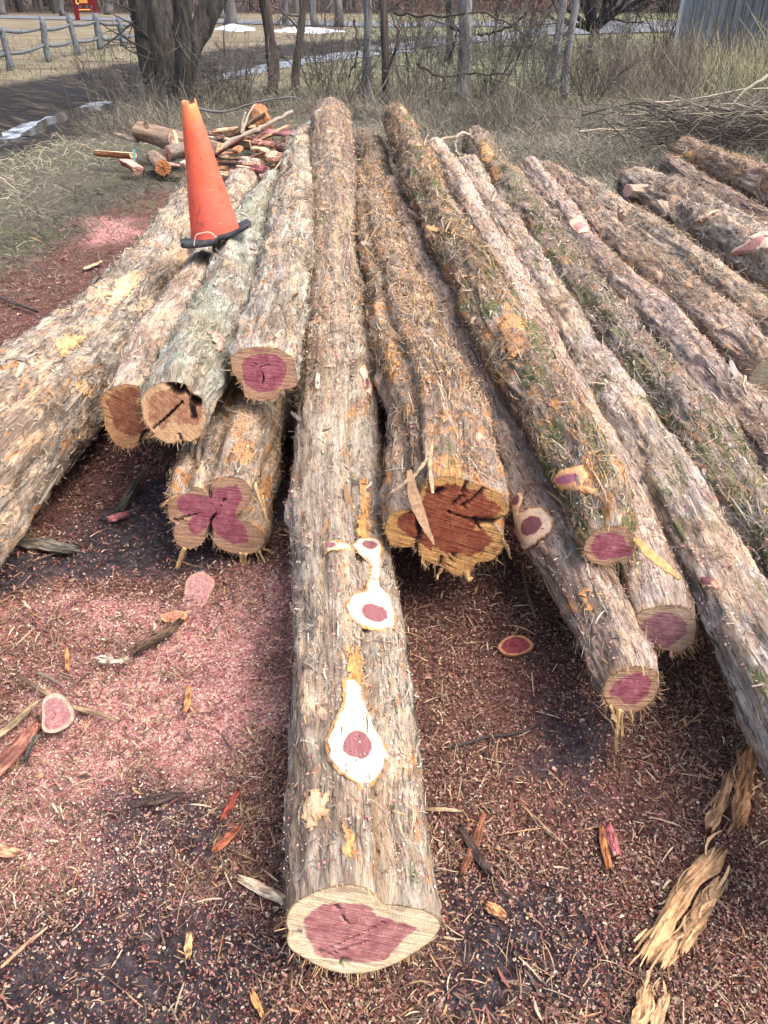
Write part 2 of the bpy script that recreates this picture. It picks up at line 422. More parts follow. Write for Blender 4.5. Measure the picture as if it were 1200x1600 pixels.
# ------------------------------------------------------------------ logs
LOGS = []
def make_log(key, label, pts, z0, z1, mat, face=None, heart=None, facemat=None, pith=None, tilt=0.0,
             seed=1, shred=1.0, shredcol='mix', lobes=.05, blend=.5, group='felled cedar logs lying side by side', rough=1.0, taper_end=True, yaw=0.0, hollows=(), cracks=(), grooves=()):
    pts = np.asarray(pts, float)
    # the log's axis lies in a plane that rises evenly from z0 (near end) to z1 (far end)
    A = at_z(pts[0, 0], pts[0, 1], z0); B = at_z(pts[-1, 0], pts[-1, 1], z1)
    hz = nrm(np.cross(B-A, [0, 0, 1.0])); pn = nrm(np.cross(hz, B-A))
    C = np.array([on_plane(p[0], p[1], A, pn) for p in pts])
    r = np.array([p[2]/F*depth(c)*1.0 for p, c in zip(pts, C)])
    ctl = catmull(np.hstack([C, r[:, None]]), 400)
    seg = np.linalg.norm(np.diff(ctl[:, :3], axis=0), axis=1)
    s = np.concatenate([[0], np.cumsum(seg)]); Ltot = s[-1]
    dep = np.maximum((ctl[:, :3]-CAM)@FW, .8)
    # ring spacing grows with distance from the near end
    step = np.interp(s, s, np.clip(.0042*dep, .006, .028))
    ss = [0.0]
    while ss[-1] < Ltot: ss.append(ss[-1]+float(np.interp(ss[-1], s, step)))
    ss = np.array(ss[:-1]+[Ltot]); ns = len(ss)
    P = np.stack([np.interp(ss, s, ctl[:, k]) for k in range(3)], 1)
    rad = np.interp(ss, s, ctl[:, 3])
    wob = np.clip(ss/.5, 0, 1)*np.clip((Ltot-ss)/.5, 0, 1)*.16*rad.mean()*(.15 if key == 'A' else 1)
    P[:, 0] += wob*(vnoise(ss*1.6, seed, 1)-.5)*2; P[:, 2] += wob*(vnoise(ss*1.4, seed, 5)-.5)*2; rad = rad*(1+(.03 if key == 'A' else .10)*(vnoise(ss*2.1, seed, 9)-.5)*np.clip(ss/.5, 0, 1))
    k = 9; ker = np.ones(k)/k
    Ps = np.stack([np.convolve(np.pad(P[:, q], k//2, 'edge'), ker, 'valid') for q in range(3)], 1)
    T = nrm(np.gradient(Ps, axis=0)); T[:3] = T[3]; T[-3:] = T[-4]
    U = nrm(np.cross(T, [0, 0, 1.0])); W = np.cross(U, T)          # U to the right, W up
    nth = int(np.clip(2*math.pi*rad.mean()/(.0036*dep.mean()), 90, 230))
    th = np.linspace(0, 2*math.pi, nth, endpoint=False)
    ct, st = np.cos(th)[None], np.sin(th)[None]
    S = ss[:, None]
    # cross-section: soft flutes that wander along the stem
    tw = .25*np.sin(S*.7+seed)
    Rr = rad[:, None]*(1+lobes*np.cos(2*(th[None]+tw)+seed)*(.6+.4*np.sin(S*.9+seed))
         + lobes*.8*np.cos(3*(th[None]-tw)+seed*2.1)+lobes*.5*np.cos(5*(th[None]+tw*.6)+seed*1.7+.3*S))
    cx, cy = ct*rad.mean(), st*rad.mean()
    lum = fbm(cx*14+seed*5, cy*14, S*5, seed, 4, .55)-.5
    fib = fbm(cx*75+seed, cy*75, S*9, seed+3, 3, .6)-.5
    fine = fbm(cx*150+seed, cy*150, S*70, seed+5, 2, .6)-.5
    knots = np.maximum(vnoise(cx*9+seed*3, cy*9, S*2.3, seed+9)-.72, 0)*.12
    # scattered flaps of bark: small plateaus with hard edges
    fl = sstep(.55, .60, fbm(cx*22+seed*7, cy*22, S*7, seed+13, 3, .6))
    plate = sstep(.50, .56, fbm(cx*30+seed*3, cy*30, S*2.6, seed+23, 3, .6))
    disp = rough*(lum*.046+fib*.016+fine*.008+fl*.008+plate*.008)+knots
    edge = np.clip(S/.05, 0, 1)
    outline = None
    if face is not None:
        n = nrm(T[0]*math.cos(tilt)-W[0]*math.sin(tilt)+U[0]*math.tan(yaw))
        fq = np.array([on_plane(x, y, P[0], n) for x, y in face])
        fu = (fq-P[0])@U[0]; fw = (fq-P[0])@W[0]
        ps = np.stack([fu, fw], 1)
        # polar form of the traced outline (furthest crossing)
        dirs = np.stack([np.cos(th), np.sin(th)], 1)
        Rend = np.zeros(nth)
        m = len(ps)
        for i in range(m):
            a = ps[i]; e = ps[(i+1) % m]-a
            den = dirs[:, 0]*e[1]-dirs[:, 1]*e[0]
            den = np.where(abs(den) < 1e-12, 1e-12, den)
            tt = (a[0]*e[1]-a[1]*e[0])/den
            uu = (a[0]*dirs[:, 1]-a[1]*dirs[:, 0])/den
            ok = (uu >= -1e-6) & (uu <= 1+1e-6) & (tt > 0)
            Rend = np.where(ok, np.maximum(Rend, tt), Rend)
        Rend = np.where(Rend <= 0, rad[0], Rend)
        for _ in range(1): Rend = (np.roll(Rend, 1)+Rend*2+np.roll(Rend, -1))/4
        Rend = Rend*(1+.05*(fbm(np.cos(th)*rad[0]*60, np.sin(th)*rad[0]*60, 0, seed+77, 3)-.5))
        w = (1-sstep(0, blend, ss))[:, None]
        Rr = Rr*(1-w)+Rend[None]*w*(rad[:, None]/rad[0])
        disp = disp*edge
        Rr = Rr+disp
    else:
        Rr = Rr+disp
    for gx_, gy_, gw, gd, gl, drift in grooves:      # folds running along the stem from the sawn end
        q = on_plane(gx_, gy_, P[0], nrm(T[0])); a0 = math.atan2((q-P[0])@W[0], (q-P[0])@U[0])
        dth = (th[None]-(a0+drift*S+.12*(vnoise(S*1.7, seed, 3)-.5))+math.pi) % (2*math.pi)-math.pi
        Rr = Rr-gd*np.exp(-(dth/gw)**2)*(1-sstep(gl*.6, gl, S))*(sstep(.0, .06, S) if face is not None else 1)
    # rounded far end
    if taper_end:
        tail = np.clip((Ltot-ss)/.05, 0, 1)[:, None]
        Rr = Rr*np.sqrt(np.clip(1-(1-tail)**2*.75, 0, 1))
    V = P[:, None]+Rr[..., None]*(ct[..., None]*U[:, None]+st[..., None]*W[:, None])
    if face is not None:
        off = (P[0][None]-V)@n/np.dot(T[0], n)      # slide end rings onto the sawn plane
        off0 = off[0]
        fall = (1-sstep(0, .35, ss))[:, None]
        V = V+T[:, None]*(off0[None]*fall)[..., None]
    i = np.arange(ns-1)[:, None]*nth; j = np.arange(nth)[None]; j2 = (j+1) % nth
    Q = np.stack([i+j, i+nth+j, i+nth+j2, i+j2], -1).reshape(-1, 4)
    # smoothed surface normals on the grid
    ds = np.gradient(V, axis=0); dt = np.roll(V, -1, 1)-np.roll(V, 1, 1)
    N = nrm(np.cross(dt, ds)); 
    if np.mean(np.sum(N*(V-P[:, None]), -1)) < 0: N = -N
    bc = np.stack([ct*Rr.mean()+0*S, st*Rr.mean()+0*S, S+0*ct], -1).reshape(-1, 3)
    VV = V.reshape(-1, 3)
    Tt = []
    VV = np.vstack([VV, P[-1]+T[-1]*.01]); b0 = (ns-1)*nth
    Tt = np.stack([np.full(nth, len(VV)-1), b0+np.arange(nth), b0+(np.arange(nth)+1) % nth], -1)
    bc = np.vstack([bc, bc[-1]])
    if face is None:
        VV = np.vstack([VV, P[0]]); bc = np.vstack([bc, bc[0]])
        Tt = np.vstack([Tt, np.stack([np.full(nth, len(VV)-1), (np.arange(nth)+1) % nth, np.arange(nth)], -1)])
    me = mesh_np('bark', VV, Q, Tt, {'bc': bc}, True, (mat,))
    root = empty('cedar_log', (P[ns//3][0], P[ns//3][1], 0), label, 'log', group)
    part('bark', me, root)
    L = dict(key=key, V=V, N=N, ss=ss, th=th, T=T, P=P, rad=rad, root=root, ns=ns, nth=nth, U=U, W=W, seed=seed, shred=shred, shredcol=shredcol, R=Rr)
    LOGS.append(L)
    if face is not None:
        nr = 64
        f = np.linspace(0, 1, nr)[:, None]**.8
        rim = V[0]
        c0 = P[0] if pith is None else on_plane(pith[0], pith[1], P[0], n)
        cc = P[0]
        G = cc+(rim[None]-cc)*f[..., None]
        if facemat is None: facemat = CUT_PINK
        uv = np.stack([(G-cc)@U[0], (G-cc)@W[0]], -1)
        pu, pw = (c0-cc)@U[0], (c0-cc)@W[0]
        hd = np.full(nr*nth, -.05)
        if heart is not None:
            hq = np.array([on_plane(x, y, P[0], n) for x, y in heart])
            hp = np.stack([(hq-cc)@U[0], (hq-cc)@W[0]], 1)
            hp = catmull(np.vstack([hp[-1:], hp, hp[:2]]), (len(hp)+3)*5)[5:-8]
            fu_, fw_ = uv[..., 0].ravel(), uv[..., 1].ravel()
            hd = poly_sd(uv.reshape(-1, 2), hp)+(fbm(fu_*60, fw_*60, seed, 41, 4, .6)-.5)*.012
        rdd = (np.linalg.norm(rim[None]-G, axis=-1)).reshape(-1)
        # edges torn a little, face dished in noise
        g2 = G-n*(.0012*fbm(uv[..., 0]*160, uv[..., 1]*160, 0, seed, 3)[..., None]-.0006)*np.clip((1-f)*20, 0, 1)[..., None]
        for hx, hy, hr in hollows:                   # rotted holes running into the stem
            hq = on_plane(hx, hy, P[0], n); dd = np.linalg.norm(G-hq, axis=-1)
            hr_ = hr/F*depth(hq)
            g2 = g2+T[0]*(.09*sstep(hr_, hr_*.6, dd))[..., None]
        ck = np.zeros(nr*nth); rngc = np.random.default_rng(seed+3)
        Gf = g2.reshape(-1, 3)
        for cr in cracks:
            *cp, cw = cr
            cq = np.array([on_plane(x, y, P[0], n) for x, y in cp])
            for a_, b_ in zip(cq[:-1], cq[1:]):
                e_ = b_-a_; t_ = np.clip((Gf-a_)@e_/max(e_@e_, 1e-9), 0, 1); wv = (fbm(Gf[:, 0]*140, Gf[:, 1]*140, Gf[:, 2]*140, 4, 3)-.5)*.010
                dd = np.linalg.norm(Gf-a_-t_[:, None]*e_, axis=1)+wv; hw_ = cw/F*depth(a_)
                ck = np.maximum(ck, sstep(hw_*1.3, hw_*.5, dd))
        g2 = (Gf+T[0]*(.012*ck)[:, None]).reshape(g2.shape)
        for hx, hy, hr in hollows:
            hq = on_plane(hx, hy, P[0], n); dd = np.linalg.norm(G.reshape(-1, 3)-hq, axis=-1); hr_ = hr/F*depth(hq)
            ck = np.maximum(ck, .85*sstep(hr_*1.15, hr_*.8, dd))
        fc = np.stack([uv[..., 0]-pu, uv[..., 1]-pw, 0*uv[..., 0]], -1).reshape(-1, 3)
        i = np.arange(nr-1)[:, None]*nth
        Qf = np.stack([i+j, i+nth+j, i+nth+j2, i+j2], -1).reshape(-1, 4)
        mf = mesh_np('cut_face', g2.reshape(-1, 3)-n*.0008, Qf, None, {'hd': hd, 'rd': rdd, 'fc': fc, 'ck': ck}, True, (facemat,))
        part('cut_face', mf, root)
        L['rim'] = rim; L['fn'] = n
    return L

def in_scar(L, p):
    x, y = proj(p); q = np.stack([x, y], 1); m = np.zeros(len(p), bool)
    for poly, bare in L.get('scars', []):
        if not bare: m |= poly_sd(q, poly) > -4
    return m
def loose_bark(L, dens):
    """shredded fibres of the log's own bark (uncountable: one part)"""
    V, N, T, ns, nth = L['V'], L['N'], L['T'], L['ns'], L['nth']
    g = Bag()
    # pick positions on the visible upper two thirds, area weighted
    P0 = L['P']; W = L['W']
    dep = np.maximum((P0-CAM)@FW, 1.0)
    dS = np.gradient(L['ss'])
    wr = dS*L['rad']/np.clip(dep/2.0, 1, 3.2)
    cnt = int(dens*wr.sum()*2*math.pi*.7)
    ii = rng.choice(ns, cnt, p=wr/wr.sum())
    th = rng.uniform(-.55, math.pi+.55, cnt)
    jj = (th/(2*math.pi)*nth).astype(int) % nth
    # clump by noise
    cl = fbm(np.cos(th)*1.7+L['seed'], np.sin(th)*1.7, L['ss'][ii]*3.0, L['seed']+31, 3)
    keep = rng.random(cnt) < sstep(.36, .60, cl)*.85+.15
    ii, jj, cl = ii[keep], jj[keep], cl[keep]
    if 'fn' in L:
        kk = L['ss'][ii] > .03; ii, jj, cl = ii[kk], jj[kk], cl[kk]
    n = len(ii)
    p = V[ii, jj]; clear = ~in_scar(L, p); ii, jj, cl = ii[clear], jj[clear], cl[clear]; n = len(ii)
    p = V[ii, jj]; nn = N[ii, jj]; t = T[ii]
    side = nrm(np.cross(nn, t))
    sc = np.clip(dep[ii]/2.2, .8, 1.9)
    ang = rng.normal(0, .55, n)
    wild = rng.random(n) < .3
    ang = np.where(wild, rng.uniform(-math.pi/2, math.pi/2, n), ang)
    D = t*np.cos(ang)[:, None]+side*np.sin(ang)[:, None]
    Ln = rng.gamma(2.0, .010, n)*sc+.008; Wd = rng.gamma(2, .0007, n)*sc+.0007
    lift0 = rng.exponential(.0035, n)*sc; lift1 = rng.exponential(.0035, n)*sc
    arch = rng.exponential(.003, n)*sc+.001
    lng = rng.random(n) < .07      # long peeling strips
    D = np.where(lng[:, None], nrm(t+side*rng.normal(0, .12, (n, 1))), D); Ln = np.where(lng, rng.uniform(.06, .20, n), Ln); Wd = np.where(lng, rng.uniform(.002, .006, n), Wd); lift0 = np.where(lng, lift0*.5, lift0)
    lng &= (L['ss'][ii] > .16); Ln = np.where(L['ss'][ii] < .16, np.minimum(Ln, .03), Ln)
    if L['key'] == 'A': Ln = np.where(L['ss'][ii] < 2.6, np.minimum(Ln, .045), Ln)
    if L.get('scars'): Ln = np.where(in_scar(L, p-D*Ln[:, None]*.5) | in_scar(L, p+D*Ln[:, None]*.5), .012, Ln); Wd = np.where(Ln <= .012, .001, Wd)
    big = rng.random(n) < .006
    Wd = np.where(big, Wd*4, Wd); lift1 = np.where(big, lift1*3+.008, lift1); Ln = np.where(big, Ln*1.5+.02, Ln)
    pal = {'mix': [(.30, .26, .22), (.38, .32, .26), (.46, .37, .28), (.20, .165, .135), (.44, .27, .14), (.56, .48, .38), (.12, .10, .085)],
           'grey': [(.34, .31, .27), (.45, .40, .33), (.25, .22, .19), (.52, .42, .30), (.16, .13, .11)],
           'orange': [(.50, .29, .13), (.52, .35, .19), (.38, .25, .15), (.31, .26, .21), (.54, .45, .34), (.20, .14, .10)],
           'pale': [(.55, .43, .33), (.62, .50, .38), (.44, .32, .25), (.35, .27, .21)]}[L['shredcol']]
    C = np.array(pal)[rng.integers(0, len(pal), n)]*rng.uniform(.35, 1.15, (n, 1))
    g.ribbons(p-nn*.001, D, nn, Ln, Wd, lift0, lift1, arch, C, K=4, curl=rng.normal(0, .003, n)*sc)
    # matted clumps of shredded fibre
    nc = int(26*L['shred']); rows_ = rng.choice(ns, nc, p=wr/wr.sum()); tc_ = rng.uniform(.2, math.pi-.2, nc)
    cid = np.repeat(np.arange(nc), rng.integers(25, 75, nc)); m = len(cid)
    ii = np.clip(rows_[cid]+(rng.normal(0, .035, m)/dS[rows_[cid]]).astype(int), 4, ns-2); th = tc_[cid]+rng.normal(0, .035, m)/L['rad'][rows_[cid]]
    jj = (th/(2*math.pi)*nth).astype(int) % nth; nn = N[ii, jj]; t = T[ii]; side = nrm(np.cross(nn, t)); sc = np.clip(dep[ii]/2.6, .8, 1.7)
    an = rng.uniform(-1.2, 1.2, nc)[cid]+rng.normal(0, .45, m); D = t*np.cos(an)[:, None]+side*np.sin(an)[:, None]
    pc = np.array([(.48, .30, .16), (.52, .40, .26), (.38, .29, .21), (.30, .24, .19), (.56, .48, .36)])
    C = pc[(rng.integers(0, 5, nc)[cid]+rng.integers(0, 2, m)) % 5]*rng.uniform(.45, 1.1, (m, 1))
    g.ribbons(V[ii, jj]+nn*.002, D, nn, (rng.gamma(3, .014, m)+.015)*sc, rng.uniform(.0008, .002, m)*sc, rng.exponential(.006, m), rng.exponential(.006, m), rng.exponential(.005, m), C, K=5, curl=rng.normal(0, .005, m))
    if 'rim' in L:     # frayed fringe round the sawn end
        rim = L['rim']; m = int(len(rim)*2.6)
        q = rng.integers(0, len(rim), m); f = rng.random((m, 1))
        p = rim[q]*(1-f)+rim[(q+1) % len(rim)]*f
        c = L['P'][0]; out = nrm(p-c)
        D = nrm(-L['T'][0]*rng.uniform(.2, 1.0, (m, 1))+out*rng.uniform(-.25, .9, (m, 1))+rng.normal(0, .25, (m, 3)))
        Ln = rng.gamma(1.3, .008, m)+.003
        C = np.array([(.40, .26, .13), (.30, .20, .12), (.60, .42, .22), (.25, .17, .11)])[rng.integers(0, 4, m)]
        g.ribbons(p+out*.002+D*(Ln[:, None]*.3), D, out, Ln, rng.uniform(.0008, .002, m), np.zeros(m), rng.normal(0, .004, m), rng.normal(0, .002, m), C, K=3, taper=.2)
    if g.V:
        o = g.build('loose_bark', M_STRIP, L['root'])
        o['kind'] = 'stuff'

def log_by(key): return next(l for l in LOGS if l['key'] == key)
def on_log(L, px, py):
    """surface point (row, column) of a log that shows at a photo pixel"""
    V = L['V'].reshape(-1, 3); x, y = proj(V)
    front = np.sum(L['N'].reshape(-1, 3)*(V-CAM), 1) < 0
    d = (x-px)**2+(y-py)**2+np.where(front, 0, 1e9)
    k = int(np.argmin(d)); return k//L['nth'], k % L['nth']
def scar(L, poly, hearts=(),  name='knot_scar', rim=.004, wood=(.86, .70, .50), rimc=(.46, .22, .08), heartc=(.25, .10, .11), lift=.003, label=None, soft=1.0):
    """a patch where bark and knot were shaved off, moulded to the log's surface"""
    poly = np.asarray(poly, float); nth = L['nth']; L.setdefault('scars', []).append((poly, not len(hearts)))
    bare = not len(hearts)
    if bare: soft = 3.2; rim = max(rim, .008)
    V = L['V'].reshape(-1, 3); x, y = proj(V)
    front = np.sum(L['N'].reshape(-1, 3)*(V-CAM), 1) < 0
    lo, hi = poly.min(0)-6, poly.max(0)+6
    sel = np.where(front & (x > lo[0]) & (x < hi[0]) & (y > lo[1]) & (y < hi[1]))[0]
    if len(sel) < 12: return
    c = (lo+hi)/2; h = (hi-lo)/2
    X = (x[sel]-c[0])/h[0]; Y = (y[sel]-c[1])/h[1]
    I = (sel//nth).astype(float); J = (sel % nth).astype(float)
    j0 = J[np.argmin(X**2+Y**2)]; J = (J-j0+nth/2) % nth-nth/2
    M = lambda a, b: np.stack([np.ones_like(a), a, b, a*a, a*b, b*b], 1)
    ci = np.linalg.lstsq(M(X, Y), I, rcond=None)[0]; cj = np.linalg.lstsq(M(X, Y), J, rcond=None)[0]
    def tr(q):
        q = np.asarray(q, float); m = M((q[:, 0]-c[0])/h[0], (q[:, 1]-c[1])/h[1]); return np.stack([m@ci, m@cj], 1)
    # metric sizes of one grid step here
    im = int(np.clip(I.mean(), 1, L['ns']-2)); jm = int(j0)
    si = np.linalg.norm(L['V'][im+1, jm]-L['V'][im, jm]); sj = 2*math.pi*L['rad'][im]/nth
    sc = np.array([si, sj])
    pg = tr(poly)*sc
    a, b = pg.min(0)-rim*2, pg.max(0)+rim*2
    na, nb = int(np.clip((b[0]-a[0])/.0025, 8, 130)), int(np.clip((b[1]-a[1])/.0025, 8, 110))
    ga, gb = np.meshgrid(np.linspace(a[0], b[0], na), np.linspace(a[1], b[1], nb), indexing='ij')
    uv = np.stack([ga.ravel(), gb.ravel()], 1)
    sd = poly_sd(uv, pg)+(fbm(uv[:, 0]*90, uv[:, 1]*90, 0, 5, 3)-.5)*.010*soft
    fi = np.clip(uv[:, 0]/si, 0, L['ns']-1.001); fj = (uv[:, 1]/sj+j0) % nth
    # low-passed surface
    if bare: sd = sd+(fbm(uv[:, 0]*45, uv[:, 1]*110, 0, 12, 4, .65)-.5)*.05-.002
    key = '_sm'
    if key not in L:
        k = 5
        S = L['V']
        for ax in (0, 1):
            acc = 0
            for q in range(-k, k+1):
                acc = acc+(np.roll(S, q, 1) if ax else S[np.clip(np.arange(L['ns'])+q, 0, L['ns']-1)])
            S = acc/(2*k+1)
        L[key] = S
    S = L[key]
    i0 = fi.astype(int); j1 = fj.astype(int) % nth; u = (fi-i0)[:, None]; v = (fj-np.floor(fj))[:, None]
    i1 = np.minimum(i0+1, L['ns']-1); j2 = (j1+1) % nth
    bil = lambda G: G[i0, j1]*(1-u)*(1-v)+G[i1, j1]*u*(1-v)+G[i0, j2]*(1-u)*v+G[i1, j2]*u*v
    Pt = bil(S); Nn = nrm(Pt-L['P'][i0])
    Rraw = np.linalg.norm(bil(L['V'])-L['P'][i0], axis=1); Rs = np.linalg.norm(Pt-L['P'][i0], axis=1)
    h_ = np.maximum(Rraw-Rs, 0)*sstep(.02, -.005, sd)+lift*sstep(-rim*2, rim*.6, sd)+.003
    inner = sstep(0, .01, sd)
    need = np.maximum(Rraw-Rs, 0).max() if len(Rraw) else 0
    h_ = np.where(sd > -rim, np.maximum(h_, np.percentile(np.maximum(Rraw-Rs, 0), 92)*inner+.003), h_-.006)
    Pt = Pt+Nn*h_[:, None]
    hd = np.full(len(uv), -1.0)
    for hx, hy, rx, ry, *rot in hearts:
        q = np.array([(hx+rx*math.cos(t)*math.cos(rot[0] if rot else 0)-ry*math.sin(t)*math.sin(rot[0] if rot else 0),
                       hy+rx*math.cos(t)*math.sin(rot[0] if rot else 0)+ry*math.sin(t)*math.cos(rot[0] if rot else 0)) for t in np.linspace(0, 2*math.pi, 16, endpoint=False)])
        hd = np.maximum(hd, poly_sd(uv, tr(q)*sc)+(fbm(uv[:, 0]*60, uv[:, 1]*60, 0, 8, 3)-.5)*.007)
    wood = np.array(wood); rimc = np.array(rimc); heartc = np.array(heartc)
    fibn = fbm(uv[:, 0]*25, uv[:, 1]*260, 0, 3, 3)[:, None]
    rv = rim*(.25+1.7*fbm(uv[:, 0]*35, uv[:, 1]*35, 0, 51, 3))
    Cc = rimc*(.5+.9*fbm(uv[:, 0]*150, uv[:, 1]*150, 0, 52, 3)[:, None])+(wood-rimc)*sstep(rv*.6, rv*1.6, sd)[:, None]
    Cc = Cc*((.35+1.2*fibn) if bare else (.88+.24*fibn))
    ringn = .85+.15*np.sin(hd*1400)[:, None]
    Cc = np.where(hd[:, None] > 0, heartc*(.75+.5*fibn)*ringn, Cc)
    near = (hd > -.006) & (hd <= 0)
    Cc = np.where(near[:, None], wood*np.array([.95, .85, .8]), Cc)
    idx = np.arange(na*nb).reshape(na, nb)
    Q = np.stack([idx[:-1, :-1], idx[1:, :-1], idx[1:, 1:], idx[:-1, 1:]], -1).reshape(-1, 4)
    Q = Q[(sd[Q] > -rim*.5).all(1)]
    if not len(Q): return
    used = np.unique(Q); mp = -np.ones(na*nb, int); mp[used] = np.arange(len(used))
    me = mesh_np(name, Pt[used], mp[Q], None, {'Col': np.hstack([Cc[used], np.ones((len(used), 1))])}, True, (M_SCAR,))
    o = part(name, me, L['root'])
    if label: o['label'] = label
M_SCAR = vcol_mat('bare_wood', .6, 120, .12, .15)

# saw-cut materials
CUT_A = cut_mat('cut_pale_plum', (.84, .72, .50), (.54, .22, .22), 1, .3, .35, .005, .1)
CUT_PINK = cut_mat('cut_pink', (.72, .46, .30), (.58, .17, .22), 2, .55, .12, .004, .2)
CUT_DARK = cut_mat('cut_dark_red', (.90, .52, .20), (.46, .12, .06), 3, .85, .35, .016, .2, .5)
CUT_BROWN = cut_mat('cut_brown', (.72, .40, .20), (.46, .17, .09), 4, .7, .5, .012, .2, .3)
CUT_TAN = cut_mat('cut_tan', (.84, .56, .33), (.60, .29, .17), 5, .35, .9, .02, .2, .35)
CUT_GREY = cut_mat('cut_weathered', (.42, .38, .30), (.3, .2, .15), 7, .4, .2, .01, .2, .4)
CUT_MAUVE = cut_mat('cut_mauve', (.72, .55, .38), (.52, .24, .27), 6, .35, .1, .004, .18)

G1 = 'felled cedar logs lying side by side'
def Z(o, s, pts): return [(o[0]+x/s, o[1]+y/s) for x, y in pts]
z4 = lambda p: Z((0, 250), 2.4, p)
z9 = lambda p: Z((750, 600), 2.6667, p)
z8 = lambda p: Z((560, 600), 3.529, p)
zA = lambda p: Z((400, 800), 2.106, p)
z7 = lambda p: Z((220, 680), 4.0, p)

make_log('1', 'thick grey flaky log, leftmost of the pile, running out of the left edge',
    [(-330, 1080, 125), (-200, 930, 108), (-110, 825, 98), (-30, 737, 93), (53, 650, 87), (140, 552, 70), (205, 475, 58), (262, 402, 47), (300, 335, 36), (318, 285, 28)], .24, .26,
    bark_mat('bark_one', (.44, .385, .32), 1, orange=.45, pale=.6, dust=.3, dark=.35), seed=1, shred=.6, shredcol='grey', lobes=.07)
make_log('2a', 'pale debarked log with dark red-brown sawn end, left of the hollow greenish log',
    [(200, 650, 42), (235, 575, 40), (272, 505, 35), (312, 437, 28), (348, 370, 25), (381, 283, 21)], .42, .36,
    bark_mat('bark_two', (.60, .48, .38), 2, pale=.5, dust=.35, dark=0), seed=2, shred=.25, shredcol='pale', rough=.5,
    face=z4([(380,890),(395,868),(420,850),(470,838),(530,850),(528,880),(520,950),(575,1010),(570,1045),(530,1040),(525,1070),(480,1085),(430,1065),(394,1000)]),
    heart=z4([(400,900),(430,868),(480,850),(520,862),(520,950),(560,1015),(530,1020),(515,1040),(470,1030),(430,1000),(410,950)]), facemat=CUT_BROWN, cracks=[((219, 696), (222, 680), (230, 672), 3), ((221, 617), (218, 640), 1.5)])
make_log('2b', 'greenish grey log with a cracked hollow tan sawn end, in front of the cone',
    [(272, 645, 50), (298, 585, 51), (325, 525, 50), (362, 435, 42), (400, 352, 30), (428, 285, 19)], .5, .38,
    bark_mat('bark_three', (.56, .56, .47), 3, green=.6, pale=.15, dust=.15, dark=.1), seed=3, shred=.3, shredcol='grey', rough=.7, lobes=.08,
    face=z4([(525,900),(550,860),(600,835),(640,830),(700,840),(720,870),(760,890),(770,930),(775,990),(750,1040),(710,1058),(683,1048),(640,1065),(590,1045),(570,1015),(540,980)]),
    heart=z4([(560,890),(610,860),(690,850),(750,900),(760,950),(740,1000),(690,985),(640,985),(600,1010),(560,960)]), facemat=CUT_TAN,
    hollows=[(278, 606, 13), (306, 627, 10)], blend=.35, cracks=[((239, 670), (252, 660), (268, 645), (285, 628), 2.2), ((283, 687), (280, 678), 2), ((290, 610), (300, 620), 4), ((300, 632), (303, 652), 5), ((262, 600), (270, 604), 4)])
make_log('3', 'rough log with a butterfly-shaped pink sawn end, low between the left logs',
    [(333, 803, 74), (352, 740, 72), (372, 675, 66), (395, 610, 54), (420, 520, 46), (436, 440, 40)], .2, .24,
    bark_mat('bark_four', (.36, .29, .24), 4, orange=.75, pale=.5, dust=.3), seed=4, shred=1.0, shredcol='orange', lobes=.06, blend=.6,
    face=z7([(170,390),(200,360),(290,372),(340,312),(390,340),(432,378),(422,300),(460,268),(560,255),(650,275),(690,330),(692,410),(650,460),(596,490),(620,512),(700,560),(760,600),(780,660),(740,722),(660,750),(560,735),(480,700),(440,650),(428,590),(402,600),(395,670),(350,705),(270,712),(210,670),(205,590),(232,540),(180,540),(165,460)]),
    heart=z7([(220,410),(300,358),(400,378),(450,352),(520,315),(590,310),(620,285),(615,330),(640,390),(610,450),(600,500),(650,560),(675,620),(670,665),(600,680),(530,660),(470,615),(430,570),(390,600),(345,628),(305,600),(295,540),(320,510),(240,480)]), facemat=CUT_PINK, grooves=[(328, 770, .12, .022, 1.6, 0), (388, 800, .14, .02, 1.6, 0)], pith=(349, 797), cracks=[((326, 852), (327, 838), (328, 826), 5), ((328, 826), (330, 812), (337, 803), 2), ((268, 816), (290, 808), (312, 802), 1.2), ((329, 776), (326, 766), 2), ((372, 812), (378, 802), (386, 793), 2), ((345, 790), (352, 778), 1)])
make_log('4', 'log with a round magenta sawn end, lying on top just left of the longest log',
    [(413, 583, 50), (424, 530, 46), (434, 475, 42), (446, 400, 36), (457, 330, 29), (467, 262, 22), (474, 212, 17)], .52, .46,
    bark_mat('bark_five', (.47, .42, .36), 5, orange=.35, pale=.45, dust=.3, green=.25), seed=5, shred=.5, shredcol='mix',
    face=z4([(870,800),(865,740),(900,710),(960,700),(1040,705),(1100,740),(1112,800),(1115,850),(1060,860),(1030,890),(980,905),(920,890),(905,830)]),
    heart=z4([(905,780),(930,735),(990,722),(1050,735),(1078,780),(1060,840),(1010,870),(960,870),(920,835)]), facemat=CUT_PINK, cracks=[((407, 573), (412, 590), (410, 600), .8), ((407, 573), (395, 566), .7), ((407, 573), (420, 570), .7)])
